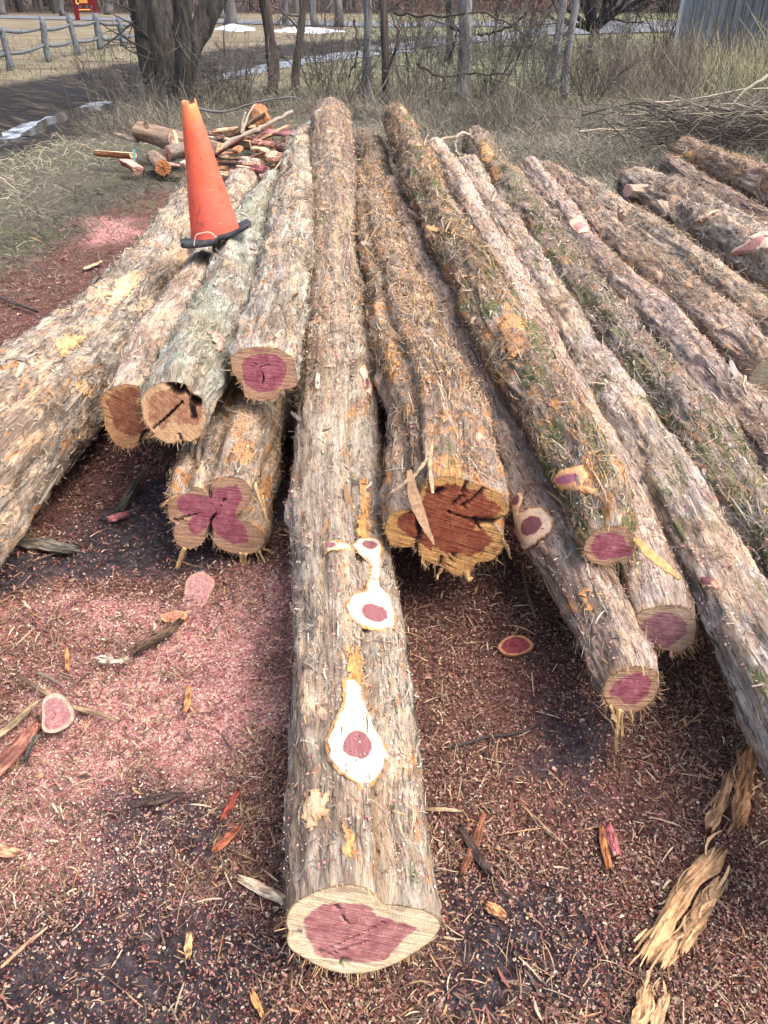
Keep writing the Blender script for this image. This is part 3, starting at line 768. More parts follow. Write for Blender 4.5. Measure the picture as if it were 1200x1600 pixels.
make_log('A', 'longest log, reaching the foreground with a pale-rimmed plum sawn end and shaved knots on top',
    [(562, 1450, 118), (556, 1330, 108), (551, 1200, 100), (540, 1000, 85), (531, 850, 74), (527, 700, 63), (526, 600, 57), (522, 500, 47), (520, 400, 40), (519, 300, 36), (518, 235, 33), (517, 184, 30)], .145, .62,
    bark_mat('bark_six', (.43, .375, .30), 6, orange=.28, pale=.12, moss=.16, dust=.36, stripe=.35, upper=(1.9, .75)), seed=6, shred=.55, shredcol='mix', lobes=.03, rough=.55, blend=2.2, tilt=R_(12),
    face=zA([(100,1370),(104,1330),(120,1290),(170,1260),(230,1235),(290,1225),(350,1230),(390,1256),(420,1290),(500,1300),(560,1312),(600,1335),(608,1365),(580,1410),(520,1450),(450,1490),(370,1515),(290,1520),(220,1500),(150,1465),(110,1430),(100,1400),(118,1385)]),
    heart=zA([(160,1385),(165,1335),(200,1300),(270,1280),(370,1290),(400,1320),(460,1345),(535,1365),(480,1410),(460,1440),(410,1478),(330,1483),(280,1478),(200,1460),(178,1420)]), facemat=CUT_A, grooves=[(604, 1414, .13, .036, 2.6, .02), (452, 1465, .08, .012, 1.5, 0), (575, 1384, .06, .008, 1.2, 0)], pith=(533, 1440), cracks=[((530, 1510), (540, 1500), 4), ((523, 1410), (534, 1432), (545, 1442), .9), ((455, 1458), (476, 1459), 1.4), ((500, 1488), (560, 1462), (600, 1440), .9), ((505, 1495), (575, 1470), 1.1)])
make_log('E', 'log with the large ragged dark red sawn end, right of the longest log',
    [(700, 818, 97), (688, 745, 88), (674, 655, 76), (650, 560, 62), (616, 450, 44), (588, 350, 29), (575, 275, 22)], .36, .42,
    bark_mat('bark_seven', (.35, .28, .23), 7, orange=.8, pale=.3, moss=.2, dust=.4, upper=(1.0, .4)), seed=7, shred=1.5, shredcol='orange', lobes=.07, blend=.8,
    face=z8([(430,515),(520,510),(600,530),(700,570),(800,610),(838,690),(800,740),(725,768),(800,830),(805,880),(770,950),(710,985),(655,970),(620,1050),(540,1060),(470,1010),(380,985),(330,930),(308,885),(230,910),(170,880),(145,800),(160,730),(210,690),(300,690),(335,640),(345,590),(370,540)]),
    heart=z8([(350,600),(420,550),(520,548),(620,570),(700,610),(760,660),(800,690),(760,730),(640,790),(720,820),(740,870),(700,900),(640,930),(600,960),(540,930),(500,940),(420,900),(400,930),(350,880),(310,850),(240,820),(210,760),(240,710),(300,700),(345,660)]), facemat=CUT_DARK, grooves=[(660, 762, .14, .035, 3.5, 0), (725, 748, .10, .015, 2.5, 0), (765, 765, .10, .012, 2, 0)], pith=(700, 800), cracks=[((730, 752), (722, 775), (708, 788), 2.5), ((757, 763), (742, 778), (722, 792), 2.5), ((648, 862), (655, 835), (652, 805), 4), ((688, 886), (690, 868), 2.5), ((700, 882), (708, 866), 2), ((740, 813), (765, 816), (795, 812), 5), ((680, 770), (690, 765), 5), ((700, 800), (735, 812), (750, 825), 2), ((640, 795), (656, 812), 3)])
make_log('F', 'thin log with an oval plum sawn end above a hanging splinter, lower right',
    [(985, 1077, 45), (945, 990, 47), (905, 905, 49), (848, 790, 46), (795, 685, 42), (742, 575, 36), (700, 490, 31), (662, 415, 26), (628, 340, 20), (610, 290, 15)], .24, .36,
    bark_mat('bark_eight', (.52, .41, .34), 8, orange=.35, pale=.25, dust=.75), seed=8, shred=.4, shredcol='mix', rough=.7,
    face=z9([(510,1290),(520,1240),(570,1200),(640,1175),(710,1180),(745,1210),(748,1260),(720,1320),(650,1368),(580,1360),(530,1330)]),
    heart=z9([(540,1290),(560,1240),(640,1200),(700,1210),(715,1250),(690,1300),(640,1335),(600,1335),(575,1305)]), facemat=CUT_PINK)
make_log('H', 'pale smooth log with a round mauve sawn end, behind the oval-ended thin log',
    [(1041, 985, 46), (1012, 900, 45), (980, 815, 42), (945, 735, 38), (900, 640, 34), (845, 540, 31), (785, 420, 25), (735, 325, 21), (680, 232, 16)], .24, .44,
    bark_mat('bark_nine', (.58, .47, .40), 9, pale=.55, dust=.7, dark=.1), seed=9, shred=.2, shredcol='pale', rough=.6,
    face=z9([(650,960),(700,935),(780,920),(850,925),(895,960),(903,1020),(890,1080),(820,1125),(790,1110),(720,1100),(665,1050)]),
    heart=z9([(660,1050),(665,1000),(700,965),(770,948),(830,965),(865,1010),(855,1050),(800,1085),(770,1100),(700,1085)]), facemat=CUT_MAUVE)
make_log('G', 'mossy dark log on top with a rough round wine-red sawn end',
    [(952, 852, 41), (930, 790, 46), (905, 745, 47), (852, 640, 47), (797, 535, 41), (748, 445, 36), (700, 362, 31), (655, 270, 26), (628, 210, 21), (616, 182, 18)], .41, .56,
    bark_mat('bark_ten', (.31, .25, .205), 10, orange=.8, pale=.2, moss=1.25, dust=.3, dark=.8, upper=(1.5, .5)), seed=10, shred=1.4, shredcol='orange',
    face=z9([(430,700),(440,650),(480,610),(540,590),(600,590),(640,620),(646,690),(620,722),(570,740),(520,758),(460,742)]),
    heart=z9([(462,690),(470,640),(520,615),(580,622),(608,655),(635,690),(628,718),(560,728),(500,735)]), facemat=CUT_PINK)
make_log('I', 'long silvery furrowed log crossing the right edge low down, right of the mauve-ended log',
    [(1370, 1370, 95), (1265, 1175, 76), (1198, 1045, 62), (1160, 975, 57), (1100, 870, 52), (1045, 775, 48), (985, 675, 42), (925, 580, 35), (872, 490, 30), (825, 415, 27), (770, 335, 22), (728, 258, 18)], .26, .38,
    bark_mat('bark_eleven', (.52, .46, .41), 11, pale=.4, moss=.7, dust=.6, dark=.4, stripe=.3), seed=11, shred=.3, shredcol='grey', rough=.8)
make_log('J', 'dark mossy chip-strewn log, right of the silvery log and starting at the curled vine',
    [(1390, 1130, 78), (1320, 1030, 68), (1240, 920, 60), (1165, 815, 52), (1100, 725, 47), (1040, 640, 42), (987, 572, 38), (935, 502, 34), (890, 437, 31), (850, 375, 28), (812, 320, 26), (774, 268, 23), (745, 218, 19)], .26, .42,
    bark_mat('bark_twelve', (.27, .23, .20), 12, orange=.4, moss=1.35, dust=.5, dark=.9), seed=12, shred=.9, shredcol='mix')
make_log('K', 'pinkish log with a sawn-off branch scar, right of the dark mossy log',
    [(1400, 905, 62), (1330, 830, 55), (1260, 757, 48), (1190, 682, 42), (1140, 625, 38), (1095, 575, 34), (1047, 523, 31), (1003, 478, 28), (955, 430, 26), (920, 386, 24), (888, 346, 22), (855, 305, 19), (825, 262, 15)], .28, .42,
    bark_mat('bark_thirteen', (.47, .37, .32), 13, pale=.2, dust=.7, dark=.3), seed=13, shred=.4, shredcol='mix', rough=.8)
make_log('L', 'chip-covered brown log whose grey end shows a pale sawn edge at the right',
    [(1188, 574, 34), (1146, 533, 33), (1108, 498, 31), (1060, 457, 29), (1005, 412, 26), (962, 373, 24), (926, 335, 22), (890, 300, 19), (852, 268, 15)], .36, .42,
    bark_mat('bark_fourteen', (.40, .31, .25), 14, orange=.4, pale=.3, dust=.6), seed=14, shred=.8, shredcol='mix',
    face=[(1182, 606), (1169, 600), (1176, 578), (1192, 560), (1212, 556), (1220, 563), (1212, 580), (1198, 598)], facemat=CUT_GREY, blend=.2)
make_log('P', 'orange-brown log poking out beyond the pale sawn edge at the right margin',
    [(1300, 735, 48), (1230, 650, 37), (1185, 597, 30), (1150, 560, 25), (1100, 512, 20)], .16, .16,
    bark_mat('bark_fifteen', (.42, .31, .20), 15, orange=.6, pale=.8, dust=.2), seed=15, shred=.9, shredcol='orange')
make_log('M', 'yellow-patched peeling log, next to the fat knobbly branchy one on its left',
    [(1330, 625, 42), (1250, 553, 36), (1180, 493, 31), (1130, 455, 28), (1085, 422, 26), (1038, 390, 23), (990, 355, 21), (948, 322, 18), (910, 292, 14)], .3, .4,
    bark_mat('bark_sixteen', (.50, .42, .33), 16, pale=.65, orange=.2, dust=.35), seed=16, shred=.7, shredcol='mix')
make_log('N', 'fat knobbly log with stubby cut branches, at the upper right of the row',
    [(1340, 520, 66), (1265, 470, 58), (1200, 425, 50), (1140, 382, 43), (1088, 346, 38), (1040, 315, 33), (1005, 293, 26), (975, 280, 16)], .3, .36,
    bark_mat('bark_seventeen', (.48, .40, .33), 17, pale=.4, orange=.2, dust=.55), seed=17, shred=.9, shredcol='mix', lobes=.10, rough=1.3)
make_log('O1', 'slim dark twin-ridged log, beyond the fat branchy log at the far right',
    [(1340, 445, 32), (1280, 407, 29), (1215, 366, 25), (1150, 325, 21), (1095, 292, 18), (1042, 258, 15)], .3, .38,
    bark_mat('bark_eighteen', (.27, .20, .16), 18, orange=.2, dust=.3, dark=.6), seed=18, shred=.6, shredcol='mix')
make_log('O2', 'reddish shaggy-ended log, furthest back at the right edge of the pile',
    [(1350, 385, 34), (1285, 340, 30), (1215, 302, 26), (1160, 276, 22), (1108, 251, 19), (1058, 233, 14)], .34, .44,
    bark_mat('bark_nineteen', (.37, .27, .20), 19, orange=.5, dust=.7), seed=19, shred=1.2, shredcol='orange')
make_log('R', 'short matted log end, seen between the tops of the longest log and the mossy one',
    [(622, 380, 19), (600, 310, 19), (585, 265, 20), (570, 222, 19)], .2, .3,
    bark_mat('bark_twenty', (.30, .23, .18), 20, orange=.3, dust=.3), seed=20, shred=1.3, shredcol='mix')

# assumed bearers, added under the pile to block light and darken its gaps
def added_bearer(x0, y0, x1, y1, r, label):
    root = empty('added_bearer_log', ((x0+x1)/2, (y0+y1)/2, 0), label, 'log'); t = np.linspace(0, 1, 60)[:, None]
    g = Bag(); P = np.array([x0, y0, r*.95])+(np.array([x1, y1, r*.95])-np.array([x0, y0, r*.95]))*t; P[:, 2] += .01*np.sin(t[:, 0]*9)
    g.tube(P, r*(1+.08*np.sin(t[:, 0]*14)), (.14, .10, .08), 28, True, .18, 7); g.build('bark', M_WOOD, root, smooth=True)
added_bearer(-1.28, 3.15, -.16, 2.95, .115, 'added cross log under the left logs, darkening the gap above the butterfly-shaped end')
added_bearer(-.06, 2.75, 1.0, 2.6, .10, 'added cross log blocking light under the big dark-red ended log')
added_bearer(-1.0, 5.9, 3.2, 5.4, .12, 'long added cross log blocking light beneath the far part of the pile')
# branch stubs on the fat log
_N = log_by('N')
for (x, y, dx, dy, w) in [(1010, 330, -26, 34, 10), (1037, 325, 6, 36, 9), (1000, 300, -30, 8, 11)]:
    i, j = on_log(_N, x, y); p = _N['V'][i, j]; g = Bag()
    q = p+RT*dx/F*depth(p)*.8-UP*dy/F*depth(p)*.5-FW*.06
    r = w/F*depth(p)
    g.tube(np.array([p-(q-p)*.3, p+(q-p)*.4, q]), [r*1.4, r*1.1, r], (.36, .28, .21), 12, True, .3, 4)
    d = nrm(q-p); g.tube(np.array([q+d*.001, q+d*.004]), [r*.9, r*.85], (.62, .36, .30), 12)
    g.build('branch_stub', M_WOOD, _N['root'])

# shaved knots and bare patches
LA = log_by('A')
z7k = lambda p: Z((440, 820), 3.636, p)
scar(LA, z7k([(350,905),(400,895),(445,930),(470,1010),(510,1120),(560,1220),(590,1330),(560,1420),(500,1490),(450,1535),(400,1490),(330,1420),(285,1330),(275,1220),(310,1130),(350,1050)]), [(558, 1170, 21, 24, .5)], rim=.006, wood=(.80, .69, .52), label='large teardrop shaved patch of bright wood round a plum knot')
scar(LA, z7k([(370,480),(400,400),(470,370),(490,280),(490,220),(440,160),(405,110),(430,75),(490,72),(550,120),(540,200),(540,350),(600,430),(630,520),(620,600),(540,605),(450,580),(390,560)]), [(580, 960, 19, 13, .5), (572, 854, 10, 6, .4)], rim=.005, wood=(.76, .62, .46), label='keyhole-shaped shaved patch with two plum knots')
scar(LA, z7k([(230,130),(250,100),(290,92),(330,100),(400,140),(400,165),(330,160),(260,165)]), [(519, 853, 8, 5)], rim=.005, wood=(.75, .52, .32))
scar(LA, [(552,1072),(546,1040),(548,1020),(560,1015),(566,1040),(566,1072)], rim=.01, wood=(.62, .30, .10), rimc=(.55, .25, .08))
scar(LA, [(556,838),(560,790),(558,755),(570,750),(577,790),(578,842)], rim=.01, wood=(.60, .30, .12), rimc=(.5, .24, .08))
scar(LA, [(470,1290),(478,1245),(500,1228),(522,1240),(520,1262),(498,1290),(482,1300)], rim=.006, wood=(.66, .44, .27), rimc=(.40, .24, .12))
scar(LA, [(559,580),(566,568),(576,580),(579,625),(570,612)], [(571, 600, 3, 10)], rim=.003, wood=(.85, .62, .45))
scar(LA, [(538,1300),(545,1290),(552,1310),(548,1345),(538,1335)], rim=.01, wood=(.55, .27, .10), rimc=(.45, .22, .08))
LFk = log_by('F')
scar(LFk, [(812,770),(818,768),(822,780),(818,800),(830,796),(850,795),(863,812),(862,835),(845,850),(835,858),(820,850),(812,830),(805,800),(800,785)], [(838, 822, 13, 14, .4), (810, 782, 6, 8)], rim=.004, wood=(.78, .56, .38))
scar(LFk, [(905,930),(915,920),(925,935),(925,960),(912,950)], rim=.006, wood=(.66, .36, .14))
LG = log_by('G')
scar(LG, [(872,750),(880,735),(905,730),(920,745),(912,758),(932,766),(930,774),(910,770),(892,764),(880,762)], [(892, 748, 15, 7)], rim=.004, wood=(.72, .38, .18), heartc=(.45, .15, .2))
scar(LG, [(790,500),(805,500),(815,525),(815,555),(800,560),(785,540),(780,520)], rim=.006, wood=(.50, .26, .11))
LH = log_by('H')
scar(LH, [(905,668),(925,665),(945,675),(940,690),(920,688)], [(930, 677, 10, 5)], rim=.004, wood=(.7, .5, .4))
scar(LH, [(795,480),(810,483),(835,498),(828,505),(808,500)], [(808, 488, 6, 4)], rim=.004, wood=(.75, .52, .42))
scar(log_by('I'), [(1093,905),(1110,900),(1122,908),(1125,925),(1115,918),(1100,920)], [(1105, 909, 9, 7)], rim=.003, wood=(.6, .4, .3))
scar(log_by('K'), [(888,345),(905,345),(918,355),(918,366),(905,364),(892,352)], [(906, 355, 9, 5)], rim=.004, wood=(.72, .46, .34), heartc=(.5, .25, .22))
scar(log_by('N'), [(1140,400),(1165,378),(1200,366),(1240,375),(1235,395),(1190,390),(1150,405)], [(1172, 385, 25, 6, -.35)], rim=.005, wood=(.78, .58, .40), heartc=(.55, .26, .22))
scar(log_by('N'), [(1085,345),(1110,333),(1128,333),(1110,342),(1092,350)], rim=.005, wood=(.78, .55, .38))
L1_ = log_by('1')
scar(L1_, [(162,475),(185,445),(215,428),(222,437),(205,455),(180,480)], rim=.008, wood=(.72, .50, .28), rimc=(.6, .4, .2))
scar(L1_, [(85,545),(110,525),(135,528),(120,545),(95,560)], rim=.01, wood=(.62, .38, .17), rimc=(.45, .28, .14))
scar(L1_, [(112,600),(128,592),(142,605),(138,618),(120,620)], rim=.01, wood=(.60, .36, .18), rimc=(.45, .28, .14))
scar(log_by('2b'), [(325,520),(335,520),(345,535),(345,552),(335,548)], rim=.008, wood=(.62, .36, .30), rimc=(.5, .3, .24))
scar(log_by('E'), [(612,545),(622,540),(628,575),(634,610),(622,600)], rim=.008, wood=(.66, .36, .13))
scar(log_by('E'), [(672,655),(682,650),(690,665),(684,675),(674,670)], rim=.006, wood=(.70, .42, .16))
scar(log_by('J'), [(748,225),(760,222),(770,245),(768,262),(756,250)], rim=.01, wood=(.50, .28, .11))
scar(log_by('J'), [(765,262),(778,262),(785,280),(775,285)], rim=.01, wood=(.50, .28, .11))
scar(log_by('O2'), [(1070,240),(1080,236),(1090,250),(1085,256)], rim=.006, wood=(.66, .36, .13))
for x, y, w in [(1080,640,.5),(1180,505,.8)]: pass

for L in LOGS:
    loose_bark(L, {'A': 8000}.get(L['key'], 9500)*L['shred'])

# splinters hanging from sawn ends
def splinters(key, items):
    L = log_by(key)
    for (x0, y0, x1, y1, w, c) in items:
        g = Bag()
        a = on_plane(x0, y0, L['P'][0]-L['T'][0]*.004, L['T'][0]); k = depth(a)
        b = a+RT*(x1-x0)/F*k+np.array([0, 0, -1.0])*(y1-y0)/F*k/max(abs(UP[2]), .3)*.95-L['T'][0]*.01
        m = (a+b)/2+rng.normal(0, .004, 3); r = w/F*k
        m2 = (a*.35+b*.65)+rng.normal(0, .003, 3); g.tube(np.array([a+L['T'][0]*.02, a, m, m2, b]), np.array([.6, 1, .8, .9, .2])*r*.62, c, 6, True, .6, int(x0)); g.ribbons(np.tile((a+b)/2, (6, 1))+rng.normal(0, .002, (6, 3)), np.tile(b-a, (6, 1))+rng.normal(0, .012, (6, 3)), np.tile(-L['T'][0], (6, 1)), np.linalg.norm(b-a)*rng.uniform(.5, 1, 6), rng.uniform(.001, .002, 6), np.zeros(6), rng.normal(0, .003, 6), np.zeros(6), np.tile(np.array(c), (6, 1))*rng.uniform(.6, 1.1, (6, 1)))
        g.build('splinter', M_WOOD, L['root'])
ST = (.60, .41, .20); SD = (.48, .30, .14)
splinters('3', [(288,857,262,905,4,ST),(290,858,268,900,3,SD),(376,865,372,898,4,ST),(384,866,382,902,4,ST),(381,866,380,895,3,SD),(405,862,430,916,3,ST),(400,864,408,912,2.5,SD),(412,858,431,860,2,SD),(410,780,417,830,3,SD),(398,760,413,815,4,ST),(275,775,248,790,3,SD)])
splinters('F', [(968,1110,975,1192,5,ST),(965,1112,972,1150,4,SD),(955,1104,966,1128,5,ST),(985,1112,989,1130,4,SD),(972,1112,981,1170,3,ST)])
splinters('E', [(690,890,680,905,4,SD),(660,868,665,890,3,SD),(730,897,735,906,8,SD),(785,842,800,870,2,SD)])
splinters('G', [(990,868,1005,905,3,ST)])
splinters('H', [(1028,1015,1025,1000,3,ST),(1048,1018,1052,1030,4,(.45,.25,.2)),(1080,1010,1085,1020,3,SD)])
g = Bag()
def world_strip(g, pxs, d0, d1, w, c, th=.004):
    """flat torn strip through photo pixels at given distances"""
    n = len(pxs); P = np.array([at_y(x, y, d0+(d1-d0)*i/(n-1)) for i, (x, y) in enumerate(pxs)])
    P = catmull(P, n*4); ww = np.interp(np.linspace(0, 1, len(P)), np.linspace(0, 1, len(w)), w)/F*depth(P.mean(0))
    T = nrm(np.gradient(P, axis=0)); S = nrm(np.cross(T, FW)); Nn = np.cross(S, T)
    A = P-S*ww[:, None]+rng.normal(0, .0012, P.shape); B = P+S*ww[:, None]+rng.normal(0, .0012, P.shape)
    V = np.stack([A+Nn*th, B+Nn*th*.3, B-Nn*th, A-Nn*th], 1).reshape(-1, 3)
    Q = []
    for i in range(len(P)-1):
        for k in range(4): Q.append((i*4+k, i*4+(k+1) % 4, i*4+4+(k+1) % 4, i*4+4+k))
    Q.append((3, 2, 1, 0)); e = (len(P)-1)*4; Q.append((e, e+1, e+2, e+3))
    g.add(V, Q, None, c)
dE = log_by('E')['P'][0][1]
world_strip(g, [(640,735),(648,780),(662,815),(678,850)], dE-.0, dE-.06, [4,9,9,5,1], (.42,.27,.16))
world_strip(g, [(676,690),(672,730),(676,770)], dE+.02, dE-.02, [1,3,2], (.66,.50,.30))
world_strip(g, [(610,770),(650,740),(668,715)], dE+.02, dE+.06, [1,3,2], (.50,.38,.24))
g.build('hanging_bark', M_WOOD, log_by('E')['root'])
g = Bag(); dG = log_by('G')['P'][0][1]
world_strip(g, [(990,838),(1012,862),(1040,885),(1062,905)], dG, dG-.12, [3,7,6,2], (.60,.38,.16))
g.build('hanging_bark', M_WOOD, log_by('G')['root'])

# ------------------------------------------------------------------ ground
def gp(px, py): return at_z(px, py, 0)[:2]
def gpoly(pts): return np.array([gp(*p) for p in pts])
MULCH = np.vstack([gpoly([(-1500, 520), (0, 415), (120, 360), (280, 300), (480, 300), (620, 330), (740, 360), (980, 430), (1200, 500), (2200, 700)]), [(9, -4), (-9, -4)]])
SAW = [gpoly(p) for p in (
    [(-250, 960), (0, 950), (100, 915), (240, 960), (330, 925), (440, 905), (455, 1060), (330, 1110), (310, 1230), (150, 1300), (0, 1300), (-250, 1300)],
    [(60, 352), (150, 340), (250, 342), (240, 366), (150, 384), (70, 372)],
    [(0, 1330), (200, 1330), (300, 1400), (200, 1430), (0, 1420)])]
MUD_SHADE = [gpoly(p) for p in (
    [(-200, 1440), (60, 1430), (170, 1350), (270, 1340), (330, 1430), (400, 1480), (440, 1640), (0, 1800), (-200, 1700)],
    [(770, 1390), (890, 1380), (915, 1460), (900, 1550), (820, 1560), (700, 1640), (730, 1480)],
    [(180, 1240), (290, 1260), (310, 1340), (240, 1370), (180, 1330)],
    [(-100, 830), (60, 850), (200, 760), (440, 720), (440, 790), (300, 900), (100, 900), (0, 930), (-150, 940)],  # ground under the left logs: shade put into the mud colour
    [(860, 1120), (930, 1130), (920, 1210), (850, 1190)])]
TRACK = gpoly([(-500, 215), (-200, 165), (0, 130), (100, 113), (200, 96), (330, 78), (480, 64), (600, 58), (640, 66), (560, 78), (430, 100), (330, 124), (250, 150), (150, 182), (60, 228), (0, 245), (-200, 310), (-600, 420)])
TRACK_G = gpoly([(480, 64), (600, 58), (760, 52), (760, 58), (620, 68), (560, 78)])
def gh(x, y):
    near = np.clip(1.6-y/9, .25, 1)
    z = .030*(fbm(x*1.7+5, y*1.7, 0, 3, 3)-.5)+near*.022*(fbm(x*9, y*9, 0, 5, 4, .6)-.5)+near*.008*(fbm(x*40, y*40, 0, 6, 2)-.5)
    return z-.006
rows = list(np.linspace(-4, .3, 16))+[.34]
while rows[-1] < 11: rows.append(rows[-1]+max(.009, rows[-1]*.0058))
while rows[-1] < 170: rows.append(rows[-1]*1.03)
rows = np.array(rows)
tc = np.concatenate([np.linspace(-6, -1.1, 14), np.linspace(-1, 1, 400), np.linspace(1.1, 6, 14)])
gx = tc[None]*(1.3+.72*np.abs(rows))[:, None]; gy = np.repeat(rows[:, None], len(tc), 1)
X, Y = gx.ravel(), gy.ravel()
XY = np.stack([X, Y], 1)
nb = fbm(X*1.3, Y*1.3, 0, 21, 5, .6)-.5; nf = fbm(X*7, Y*7, 0, 22, 4, .65)-.5
def region(polys, soft, XY, wob=.35, n1=None, n2=None):
    v = np.full(len(XY), -9.0)
    for p in polys: v = np.maximum(v, poly_sd(XY, p))
    return sstep(-soft, soft, v+wob*n1+wob*.5*n2)
def masks(XY, n1, n2):
    m = {}
    m['mulch'] = region([MULCH], .25, XY, 1.2, n1, n2)
    m['saw'] = region(SAW, .12, XY, .55, n1, n2)
    m['saw'] = m['saw']*(.25+.75*sstep(.34, .60, fbm(XY[:, 0]*3.6, XY[:, 1]*3.6, 0, 29, 4, .6)))
    m['mud'] = region(MUD_SHADE, .06, XY, .30, n1, n2*2)  # wet mud, plus the painted shade under the left logs
    m['track'] = region([TRACK, TRACK_G], .25, XY, .9, n1, n2)
    return m
MK = masks(XY, nb, nf)
Zg = gh(X, Y)
rut = (np.sin(poly_sd(XY, TRACK)*5.5+2*nb)*.045+.14*(fbm(X*3.2, Y*5.5, 0, 71, 4, .6)-.5))*MK['track']
Zg = Zg-.06*MK['track']+rut+MK['track']*.05*nf
i = np.arange(len(rows)-1)[:, None]*len(tc); j = np.arange(len(tc)-1)[None]
Q = np.stack([i+j, i+j+1, i+len(tc)+j+1, i+len(tc)+j], -1).reshape(-1, 4)
gm, nt, b = newmat('ground_soil', .85); g_ = NT(nt)
p = g_.pos()
a = {k: g_.attr(k).outputs['Fac'] for k in MK}
n_big = g_.noise(p, 2.2, 6, .6); n_mid = g_.noise(p, 14, 6, .65); n_fine = g_.noise(p, 95, 5, .7); n_vf = g_.noise(p, 330, 3, .7)
vor = g_.n('ShaderNodeTexVoronoi'); g_.l(p, vor.inputs['Vector']); vor.inputs['Scale'].default_value = 150; vor.inputs['Randomness'].default_value = 1
vc = vor.outputs['Color']
hs = g_.n('ShaderNodeSeparateColor'); g_.l(vc, hs.inputs[0])
mul = g_.ramp(n_fine, [(.3, (.018, .011, .010)), (.46, (.075, .036, .031)), (.58, (.15, .068, .055)), (.72, (.25, .125, .09))])
chipc = g_.ramp(hs.outputs[0], [(0, (.05, .025, .022)), (.3, (.20, .075, .065)), (.55, (.32, .15, .125)), (.8, (.46, .26, .20)), (1, (.24, .14, .09))])
base = g_.mix(g_.ramp(n_mid, [(.4, .15), (.6, .6)]), mul, chipc)
sawc = g_.ramp(hs.outputs[1], [(0, (.24, .07, .08)), (.35, (.45, .17, .18)), (.7, (.60, .32, .29)), (1, (.72, .50, .40))])
base = g_.mix(1.0, base, (.72, .68, .68), 'MULTIPLY')
base = g_.mix(g_.math('MULTIPLY', a['saw'], .85), base, sawc)
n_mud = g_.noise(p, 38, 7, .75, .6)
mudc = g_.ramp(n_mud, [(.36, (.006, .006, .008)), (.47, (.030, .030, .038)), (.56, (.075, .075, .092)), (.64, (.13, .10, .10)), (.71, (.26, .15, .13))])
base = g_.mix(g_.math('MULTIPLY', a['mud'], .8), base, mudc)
straw = g_.ramp(n_fine, [(.34, (.022, .019, .015)), (.48, (.08, .07, .052)), (.6, (.15, .13, .095)), (.72, (.26, .23, .16))])
leaf = g_.ramp(n_mid, [(.35, (.07, .05, .035)), (.65, (.22, .17, .12))])
straw = g_.mix(g_.ramp(n_big, [(.42, .1), (.6, .7)]), straw, leaf)
sy = g_.n('ShaderNodeSeparateXYZ'); g_.l(p, sy.inputs[0])
far = g_.ramp(g_.noise(g_.mapping(p, (.35, 1.2, 1)), 1, 6, .65), [(.32, (.10, .065, .045)), (.46, (.20, .14, .10)), (.56, (.27, .22, .14)), (.68, (.17, .18, .09))])
lawn = g_.ramp(g_.noise(p, .9, 6, .7), [(.35, (.10, .10, .055)), (.6, (.23, .22, .125))])
kfar = g_.math('MULTIPLY', g_.math('SUBTRACT', sy.outputs[1], 14.5), .35, True)
klawn = g_.math('MULTIPLY', g_.math('SUBTRACT', sy.outputs[0], -3.0), .3, True)
farc = g_.mix(klawn, far, lawn)
straw = g_.mix(1.0, straw, (.78, .84, .84), 'MULTIPLY')
farc = g_.mix(1.0, farc, (.80, .86, .88), 'MULTIPLY')
out = g_.mix(kfar, straw, farc)
kwood = g_.math('MULTIPLY', g_.math('SUBTRACT', sy.outputs[1], 66.0), .3, True)
out = g_.mix(kwood, out, (.07, .05, .04))
n_trk = g_.noise(g_.mapping(p, (1.6, 4.2, 1)), 1, 9, .72, .5)
trk = g_.ramp(n_trk, [(.38, (.010, .009, .009)), (.48, (.034, .028, .024)), (.56, (.075, .062, .052)), (.66, (.19, .155, .115))])
htrk = g_.math('MULTIPLY', n_trk, 1.0)
out = g_.mix(a['track'], out, trk)
out = g_.mix(a['mulch'], out, base)
g_.l(out, b.inputs['Base Color'])
wet = g_.math('MAXIMUM', a['mud'], g_.math('MULTIPLY', a['track'], g_.ramp(n_mid, [(.35, .8), (.5, .1)])))
wet = g_.math('MAXIMUM', g_.math('MULTIPLY', a['mud'], .8), g_.math('MULTIPLY', a['track'], g_.ramp(n_trk, [(.40, .7), (.48, .1)])))
rg = g_.ramp(wet, [(0, .9), (1, .3)])
g_.l(rg, b.inputs['Roughness'])
hh = g_.math('ADD', g_.math('MULTIPLY', n_fine, .6), g_.math('MULTIPLY', hs.outputs[2], .25)); hh = g_.math('ADD', hh, g_.math('MULTIPLY', n_mud, g_.math('MULTIPLY', a['mud'], 2.2)))
bn_ = g_.bump(g_.math('MULTIPLY', n_trk, a['track']), 1.0, .25)
g_.l(g_.bump(hh, .9, .014, bn_), b.inputs['Normal'])
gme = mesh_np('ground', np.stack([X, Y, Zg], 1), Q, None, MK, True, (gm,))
link('ground', gme, kind='structure')

# ------------------------------------------------------------------ chips on the ground and on the logs
def mask_at(x, y):
    P = np.stack([x, y], 1)
    return masks(P, fbm(x*1.3, y*1.3, 0, 21, 5, .6)-.5, fbm(x*7, y*7, 0, 22, 4, .65)-.5)
def flakes(g, P, N, L, W, C, curl):
    n = len(P); r = nrm(rng.normal(size=(n, 3)))
    N = nrm(N+rng.normal(0, .38, (n, 3)))
    D = nrm(np.cross(N, r)); S = np.cross(D, N)
    L = L[:, None]; W = W[:, None]; c = curl[:, None]
    sk = rng.uniform(-.4, .4, (n, 1))
    V = np.stack([P-D*L-S*W, P-D*L*rng.uniform(.7, 1, (n, 1))+S*W, P-S*W*1.1+N*c+D*L*sk, P+S*W*1.1+N*c+D*L*sk, P+D*L-S*W*.8, P+D*L*rng.uniform(.6, 1, (n, 1))+S*W], 1)
    b = (np.arange(n)*6)[:, None, None]
    q = np.array([[0, 2, 3, 1], [2, 4, 5, 3]])[None]
    g.add(V.reshape(-1, 3), (q+b).reshape(-1, 4), None, np.repeat(C, 6, axis=0))
